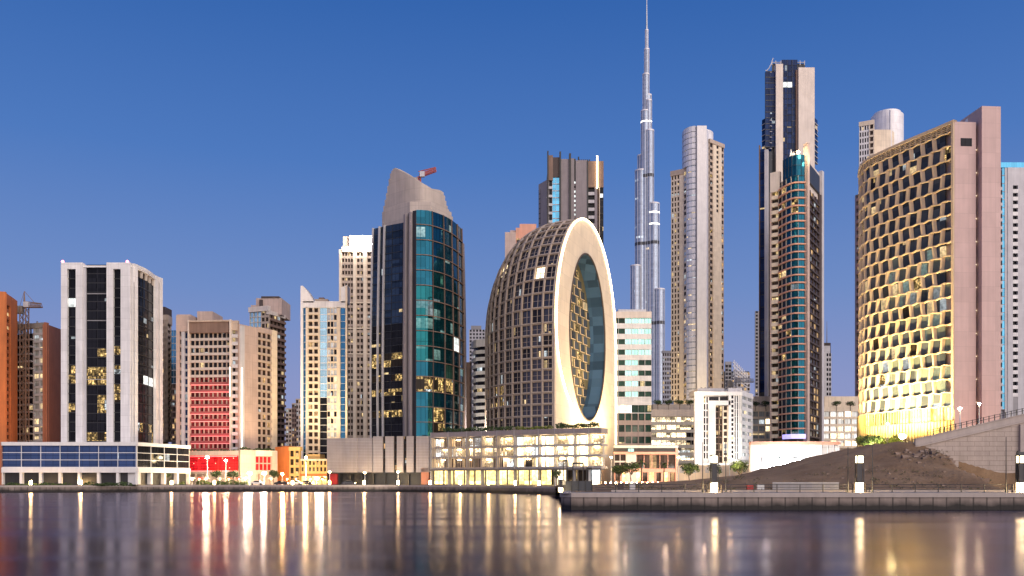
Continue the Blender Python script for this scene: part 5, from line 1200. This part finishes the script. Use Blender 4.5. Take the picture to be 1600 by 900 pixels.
slamp(1387,215,664,'thin street lamp in front of the golden plinth','lamp_small',z0=9,r_=.3)
slamp(1410,200,684,'glaring floodlamp at the foot of the honeycomb slab','lamp_white',z0=8,r_=.8)
slamp(1530,200,633,'small bright lamp against the pink side wall','lamp_white',z0=10,r_=.3)
for px,Y,e,c in((388,300,2500,(1,.85,.6)),(415,300,2500,(1,.88,.7)),(325,296,2500,(1,.75,.5)),(445,308,5500,(1,.62,.2)),(480,308,5000,(1,.68,.3)),(505,310,3500,(1,.75,.45))):
    light('street_glow','POINT',(X(px,Y),Y-3,7),e*1.7,c,size=.5)
light('tower_uplight','SPOT',(X(508,325),325,17),45000,(1,.74,.42),(X(508,345),345,46),size=1,spot=110,blend=1)
light('hotel_red','SPOT',(X(330,317),317,15.5),12000,(1,.12,.12),(X(335,330),332,34),size=1,spot=120,blend=1)
light('hotel_side','SPOT',(X(412,322),322,15.5),14000,(1,.66,.36),(X(415,342),342,38),size=1,spot=100,blend=1)
light('construction_glow','SPOT',(X(90,312),312,17),9000,(1,.45,.15),(X(84,346),346,34),size=1,spot=100,blend=1)
light('orange_glow','SPOT',(X(5,300),300,17),8000,(1,.5,.15),(X(5,318),318,48),size=1,spot=100,blend=1)
light('midrise_flood','AREA',(X(1128,308),306,8),8000,(1,.93,.80),(X(1128,330),330,20),size=26,sizey=2)
light('midrise_side','SPOT',(X(1185,318),318,8),9000,(.95,1,.93),(X(1167,337),337,24),size=1,spot=110,blend=1)
light('salmon_flood','AREA',(X(1010,312),312,6),2600,(1,.72,.50),(X(1010,325),325,9),size=18,sizey=1.5)
light('tower_base_glow','SPOT',(X(1090,560),560,14),240000,(1,.72,.35),(X(1085,620),620,70),size=2,spot=100,blend=1)
light('louvre_wash','AREA',(X(590,278),279,4),1600,(1,.86,.66),(X(590,291),291,9),size=30,sizey=1)
# ================================================================== PLANTS
def leaves(m,c,rx,rz,n,s):
    for _ in range(n):
        while True:
            v=Vector((random.uniform(-1,1),random.uniform(-1,1),random.uniform(-1,1)))
            if .15<v.length<1: break
        k=1+.28*mn.noise(v*2.2+Vector(c)*.3)
        p=Vector((c[0]+v.x*rx*k,c[1]+v.y*rx*k,c[2]+v.z*rz*k)); a=Vector((random.uniform(-1,1),random.uniform(-1,1),random.uniform(-1,1))).normalized()*s; d=a.orthogonal().normalized()*s*.5
        m.add([tuple(p-a),tuple(p+d),tuple(p+a),tuple(p-d)],[(0,1,2,3)])
def tree(px,Y,z0,h,r,label,mat='leaf',name='tree',group=None,n=420):
    x=X(px,Y); l=(x,Y,z0); ro=empty(name,l,label,'tree',group); q=MB(l); q.tube(l,(x+.1*h*random.uniform(-1,1),Y,z0+h*.55),.06*h*.5,.03*h*.5,n=7)
    tips=[]
    for i in range(6):
        a=i*1.05+random.random(); t=(x+r*.55*math.cos(a),Y+r*.55*math.sin(a),z0+h*random.uniform(.6,.85)); q.tube((x,Y,z0+h*.42),t,.035*h*.4,.012*h*.4,n=5); tips.append(t)
    q.build('trunk','trunk',ro); q=MB(l)
    for t in tips: leaves(q,t,r*.5,h*.16,n//8,.12*r+.07)
    leaves(q,(x,Y,z0+h*.74),r*.75,h*.22,n//3,.12*r+.07)
    q.build('crown',mat,ro); return ro
def palm(px,Y,z0,h,label,group=None):
    x=X(px,Y); l=(x,Y,z0); ro=empty('palm_tree',l,label,'palm tree',group); q=MB(l); q.tube(l,(x+.15,Y,z0+h),.24,.16,n=8); q.build('trunk','trunk',ro); q=MB(l)
    for i in range(18):
        a=i*2.399; el=random.uniform(-.2,.9); p=Vector((x+.15,Y,z0+h)); d=Vector((math.cos(a)*math.cos(el),math.sin(a)*math.cos(el),math.sin(el)))
        for k in range(6):
            p2=p+d*.5; s=Vector((-d.y,d.x,0)).normalized()*(.38-.05*k); q.add([tuple(p-s),tuple(p),tuple(p2+s*-.6),tuple(p2)],[(0,1,3,2)]); q.add([tuple(p),tuple(p+s),tuple(p2),tuple(p2+s*.6)],[(0,1,3,2)]); p=p2; d=(d+Vector((0,0,-.24))).normalized()
    q.build('crown','leaf',ro); return ro
tree(1352,196,8.5,5.0,2.3,'yellow-lit tree on the mound crest left of the glaring lamp','leaf_lit',group='lit trees on the mound')
tree(1362,190,8.0,5.6,2.2,'darker tree on the mound crest, middle of the lit trees','leaf',group='lit trees on the mound')
tree(1373,198,8.5,5.0,2.0,'dark green tree just left of the thin street lamp','leaf_lit',group='lit trees on the mound')
tree(1397,196,8.5,5.2,1.9,'bright yellow-green tree beside the glaring floodlamp','leaf_lit',group='lit trees on the mound')
light('tree_glow','POINT',(X(1385,190),187,12.5),5000,(1,.85,.35),size=.4); light('tree_glow','POINT',(X(1352,192),188,11),3500,(1,.85,.4),size=.4)
tree(968,300,2,7,3.0,'dark bushy tree at the left of the salmon shops'); tree(987,296,2,8,2.8,'round dark tree before the salmon shops, right of its bushy neighbour')
palm(1002,300,2,7.5,'palm before the pale pier of the salmon shops'); palm(1037,300,2,7,'lone palm before the right half of the salmon shops')
tree(1078,285,2,7.5,3.0,'dark tree in front of the left hoarding panels'); tree(1117,288,2,7.5,2.4,'dark tree behind the first pylon'); tree(1155,280,2,8,3.2,'leaning dark tree in front of the right hoarding panels')
for px,Y,z,l in((1028,402,Z(640,402),'first roof tree from the left on the open car park'),(1045,402,Z(640,402),'second roof tree from the left on the open car park'),(1062,402,Z(640,402),'third roof tree from the left on the open car park'),(1078,402,Z(640,402),'roof tree at the right end of the open car park'),(1180,399,Z(642,399),'left roof tree on the pale building behind the white mid-rise'),(1197,399,Z(642,399),'right roof tree on the pale building behind the white mid-rise'),(1307,399,Z(642,399),'left roof tree on the pale building by the honeycomb slab'),(1329,399,Z(642,399),'right roof tree on the pale building by the honeycomb slab')):
    tree(px,Y,z,4.6,2.3,l,group='roof trees',n=260)
# planted edge on the bright podium, hedge on hotel podium
def hedge(pts,z,h,w_,label,n,mat='leaf'):
    q=MB((pts[0][0],pts[0][1],z)); F=Fac(pts)
    for _ in range(n):
        s=random.uniform(0,F.L); p=Vector(F.P(s,z+random.uniform(0,h)*(.7+.5*mn.noise(Vector((s*.3,0,0)))),random.uniform(-w_,0))); a=Vector((random.uniform(-1,1),random.uniform(-1,1),random.uniform(-1,1))).normalized()*.32; d=a.orthogonal()*.5
        q.add([tuple(p-a),tuple(p+d),tuple(p+a),tuple(p-d)],[(0,1,2,3)])
    o=q.build('hedge',mat); tag(o,label,'hedge')
zc=Z(671,273)
hedge([(X(868,265),265.5),(X(936,259.6),260.2)],zc,1.6,1.2,'clipped dark hedge on the podium roof under the ring opening',700)
hedge([(X(690,286),286.5),(X(800,273),274)],zc,1.5,1.4,'loose planting on the podium roof edge left of the ring building',700)
hedge([(X(804,272),273.5),(X(864,266),267)],zc,1.0,1.0,'thin planting on the podium roof below the shell building',300,'leaf_lit')
hedge([(X(376,314),315.5),(X(430,326),327)],Z(705,316),1.6,1.4,'reddish-lit planting on the hotel podium roof',500)
hedge([(X(296,318),318.6),(X(370,314),314.8)],Z(705.5,316),1.0,1.0,'low planting on the hotel podium roof before the balconies',350)
hedge([(X(305,296),296),(X(385,297),297)],2,1.8,2.5,'waterfront shrubs under the lamps before the hotel podium',900)
hedge([(X(8,270),270),(X(110,271),271)],2,1.0,1.2,'low dark shrubs along the left podium front',350)
hedge([(X(130,272),272),(X(205,273),273)],2,1.2,1.2,'dark shrubs before the right bays of the left podium front',350)
hedge([(X(215,285),285),(X(290,300),300)],2,1.5,1.5,'shrubs before the right wing of the left podium',500)
for px,l in((232,'small tree before the right wing of the left podium'),(258,'small tree nearer the hotel before the right wing of the left podium'),(338,'small tree between the two street lamps of the hotel'),(364,'small tree right of the hotel street lamps'),(428,'small tree before the orange-lit wall')):
    tree(px,QY(px)+10,2,5.2,2.0,l,group='small waterfront trees',n=300)
for px,l in((870,'small cone tree before the bright white shop front'),): tree(px,236,2,4.5,1.4,l,n=300)
# red-lit planters / road lamps before the shops
q0=None
for i in range(12):
    px=946+i*8.2; Y=262; l0=(X(px,Y),Y,Z(753,Y)-1.2)
    if q0 is None:
        r=empty('road_marker',l0,'small red and white glowing road markers in a row before the salmon shops','road marker','red and white road markers'); q=MB(l0); q.box(l0[0]-.45,l0[0]+.45,Y-.2,Y+.2,l0[2],l0[2]+.7); q.build('body','salmon',r); q=MB(l0); q.ball((l0[0],Y,l0[2]+.95),.22,n=8); q.build('lamp','lamp_warm',r); q0=r
    else: c=copy_tree(q0); c.location=l0
# ================================================================== CARS
def car(px,Y,z0,paint,label,head='lamp_small',s=1):
    x=X(px,Y); l=(x,Y,z0); r=empty('parked_car',l,label,'car'); 
    prf=[(-2.2,.35),(-2.25,.8),(-1.9,.95),(-1.3,1.05),(-.8,1.48),(.7,1.5),(1.35,1.02),(2.1,.88),(2.25,.55),(2.2,.32)]
    q=MB(l); n=len(prf); q.add([(x+a*s,Y-.88,z0+c*s) for a,c in prf]+[(x+a*s,Y+.88,z0+c*s) for a,c in prf],[tuple(range(n)),tuple(range(2*n-1,n-1,-1))]+[(i,n+i,n+(i+1)%n,(i+1)%n) for i in range(n)]); q.build('body',paint,r)
    q=MB(l); q.add([(x-1.15,Y-.9,z0+1.03),(x-.75,Y-.9,z0+1.4),(x+.65,Y-.9,z0+1.42),(x+1.15,Y-.9,z0+1.03)]+[(x-1.15,Y-.86,z0+1.03),(x-.75,Y-.86,z0+1.4),(x+.65,Y-.86,z0+1.42),(x+1.15,Y-.86,z0+1.03)],[(3,2,1,0),(4,5,6,7),(0,1,5,4),(1,2,6,5),(2,3,7,6),(3,0,4,7)]); q.build('side_window','g_black',r)
    for a in(-1.4,1.4):
        q=MB(l); q.tube((x+a,Y-.93,z0+.33),(x+a,Y-.7,z0+.33),.33,n=12); q.build('wheel','black',r)
    q=MB(l); q.box(x+2.18,x+2.3,Y-.8,Y-.5,z0+.6,z0+.78); q.build('headlight',head,r)
wall('paint_red',(.35,.02,.02),rough=.25,bump=0); wall('paint_white',(.7,.7,.7),rough=.25,bump=0); wall('paint_dark',(.03,.03,.04),rough=.2,bump=0)
zz=hgt(X(1170,134),134)+.05
for px,c,l in((1172,'paint_red','low red plastic barrier block behind the near railing'),(1188,'paint_white','white cabinet right of the red barrier block')):
    Y=130; z=hgt(X(px,Y),Y); l0=(X(px,Y),Y,z); r=empty('utility_box',l0,l,'box'); q=MB(l0); q.box(l0[0]-.5,l0[0]+.5,Y-.3,Y+.3,z-.1,z+.95); q.build('housing',c,r); q=MB(l0); q.box(l0[0]-.42,l0[0]+.42,Y-.34,Y+.34,z+.95,z+1.05); q.build('lid','grey',r)
car(462,294,2,'paint_white','white car on the waterfront street left of the lit bollard'); car(478,295,2,'paint_dark','dark car on the waterfront street by the low round lamp'); car(402,294,2,'paint_white','pale car before the glaring hotel lamps'); car(545,287.3,2,'paint_dark','black car under the louvred podium'); car(440,296,2,'paint_dark','dark car before the orange wall')
# white utility box beside the near railing, purple crate
for px,c,l in((970,'darkbrown','dark plum-coloured crate behind the near railing'),(988,'lightgrey','pale grey cabinet behind the near railing')):
    Y=127.6; l0=(X(px,Y),Y,2.1); r=empty('utility_box',l0,l,'box'); q=MB(l0); q.box(l0[0]-.38,l0[0]+.38,Y-.3,Y+.3,2.15,3.25); q.build('housing',c,r); q=MB(l0); q.box(l0[0]-.42,l0[0]+.42,Y-.34,Y+.34,3.25,3.32); q.build('lid','grey',r)

# stones, rubble and scrub on the mound
def scatter(name,label,n,area,size,mat,cat,flat=.6,leafy=False):
    q=MB()
    k=0
    while k<n:
        x=random.uniform(area[0],area[1]); y=random.uniform(area[2],area[3])
        if mn.noise(Vector((x*.12,y*.12,9)))+random.uniform(-.3,.3)<area[4]: continue
        z=hgt(x,y); s=random.uniform(*size)*(random.random()**2*1.5+.5); k+=1
        if leafy:
            for _ in range(9):
                p=Vector((x+random.uniform(-1,1)*s,y+random.uniform(-1,1)*s,z+random.uniform(0,1)*s)); a=Vector((random.uniform(-1,1),random.uniform(-1,1),random.uniform(.2,1))).normalized()*s*.5; d=a.orthogonal().normalized()*s*.15
                q.add([tuple(p-a),tuple(p+d),tuple(p+a),tuple(p-d)],[(0,1,2,3)])
        else:
            v=[]
            for c in((-1,-1,-1),(1,-1,-1),(1,1,-1),(-1,1,-1),(-1,-1,1),(1,-1,1),(1,1,1),(-1,1,1)): v.append((x+c[0]*s*random.uniform(.5,1),y+c[1]*s*random.uniform(.5,1),z+c[2]*s*flat*random.uniform(.4,1)))
            q.add(v,[(0,3,2,1),(4,5,6,7),(0,1,5,4),(1,2,6,5),(2,3,7,6),(3,0,4,7)])
    o=q.build(name,mat,kind='stuff'); return o
wall('rubble',(.26,.19,.15),var=.3,scale=1); leafmat('scrub',(.09,.075,.03))
scatter('stones','',500,(14,86,128,156.5,-.1),(.07,.22),'rubble','stones')
scatter('rubble','',110,(66,80,148,156,-.25),(.12,.42),'rubble','rubble')
scatter('scrub','',420,(14,81,128,156,.05),(.15,.4),'scrub','scrub',leafy=True)
# ---- small warm lamps and awnings of the waterfront shops
aw0=None
for i,(px,c) in enumerate([(300,'cream'),(312,'red'),(322,'cream'),(344,'cream'),(358,'orange'),(374,'red'),(384,'white_plain'),(424,'cream'),(449,'orange'),(463,'yellowwall'),(486,'cream'),(504,'orange')]):
    Y=QY(px)+9+(i%3)*1.5; l=(X(px,Y),Y,QZ); x=l[0]
    r=empty('parasol',l,['pale','red','small pale','pale','orange','red','white','pale','orange','yellow','pale','orange'][i]+' cafe parasol on the far promenade, number %d from the left'%(i+1),'parasol','cafe parasols on the far promenade')
    r['label']=['pale parasol by the left corner of the hotel podium','red parasol at the left part of the hotel podium','small pale parasol left of the taller street lamp','pale parasol between the two hotel street lamps','orange parasol right of the hotel street lamps','red parasol where the hotel podium turns its corner','white parasol beside the first low glaring lamp','pale parasol right of the low glaring lamps','orange parasol before the orange wall','yellow parasol left of the tall lamp by the white-blue tower','pale parasol right of the tall lamp by the white-blue tower','orange parasol beside the red entrance of the louvred podium'][i]
    q=MB(l); q.tube((x,Y,QZ),(x,Y,QZ+2.4),.04,n=5); q.build('pole','whitemetal',r); q=MB(l); q.disc((x,Y),1.5,QZ+2.1,QZ+2.75,n=8,r1=.05); q.build('canopy',c,r); q=MB(l); q.ball((x,Y-.3,QZ+2.0),.16,n=6); q.build('lamp','lamp_warm',r)

# lit street behind the low sand strip
m=MB(); m.add([(12,246,QZ+.008),(66,246,QZ+.008),(66,300,QZ+.008),(12,300,QZ+.008)],[(0,1,2,3)]); m.build('road','stonecap',kind='structure')
for px,l in((955,'street lamp at the left end of the lit street before the salmon shops'),(1060,'street lamp right of the salmon shops'),(1140,'street lamp before the floodlit white mid-rise')):
    slamp(px,268,716,l,'lamp_warm',r_=.35)
for px in(975,1040,1100,1150): light('street_glow','POINT',(X(px,275),275,8),5200,(1,.74,.42),size=.5)
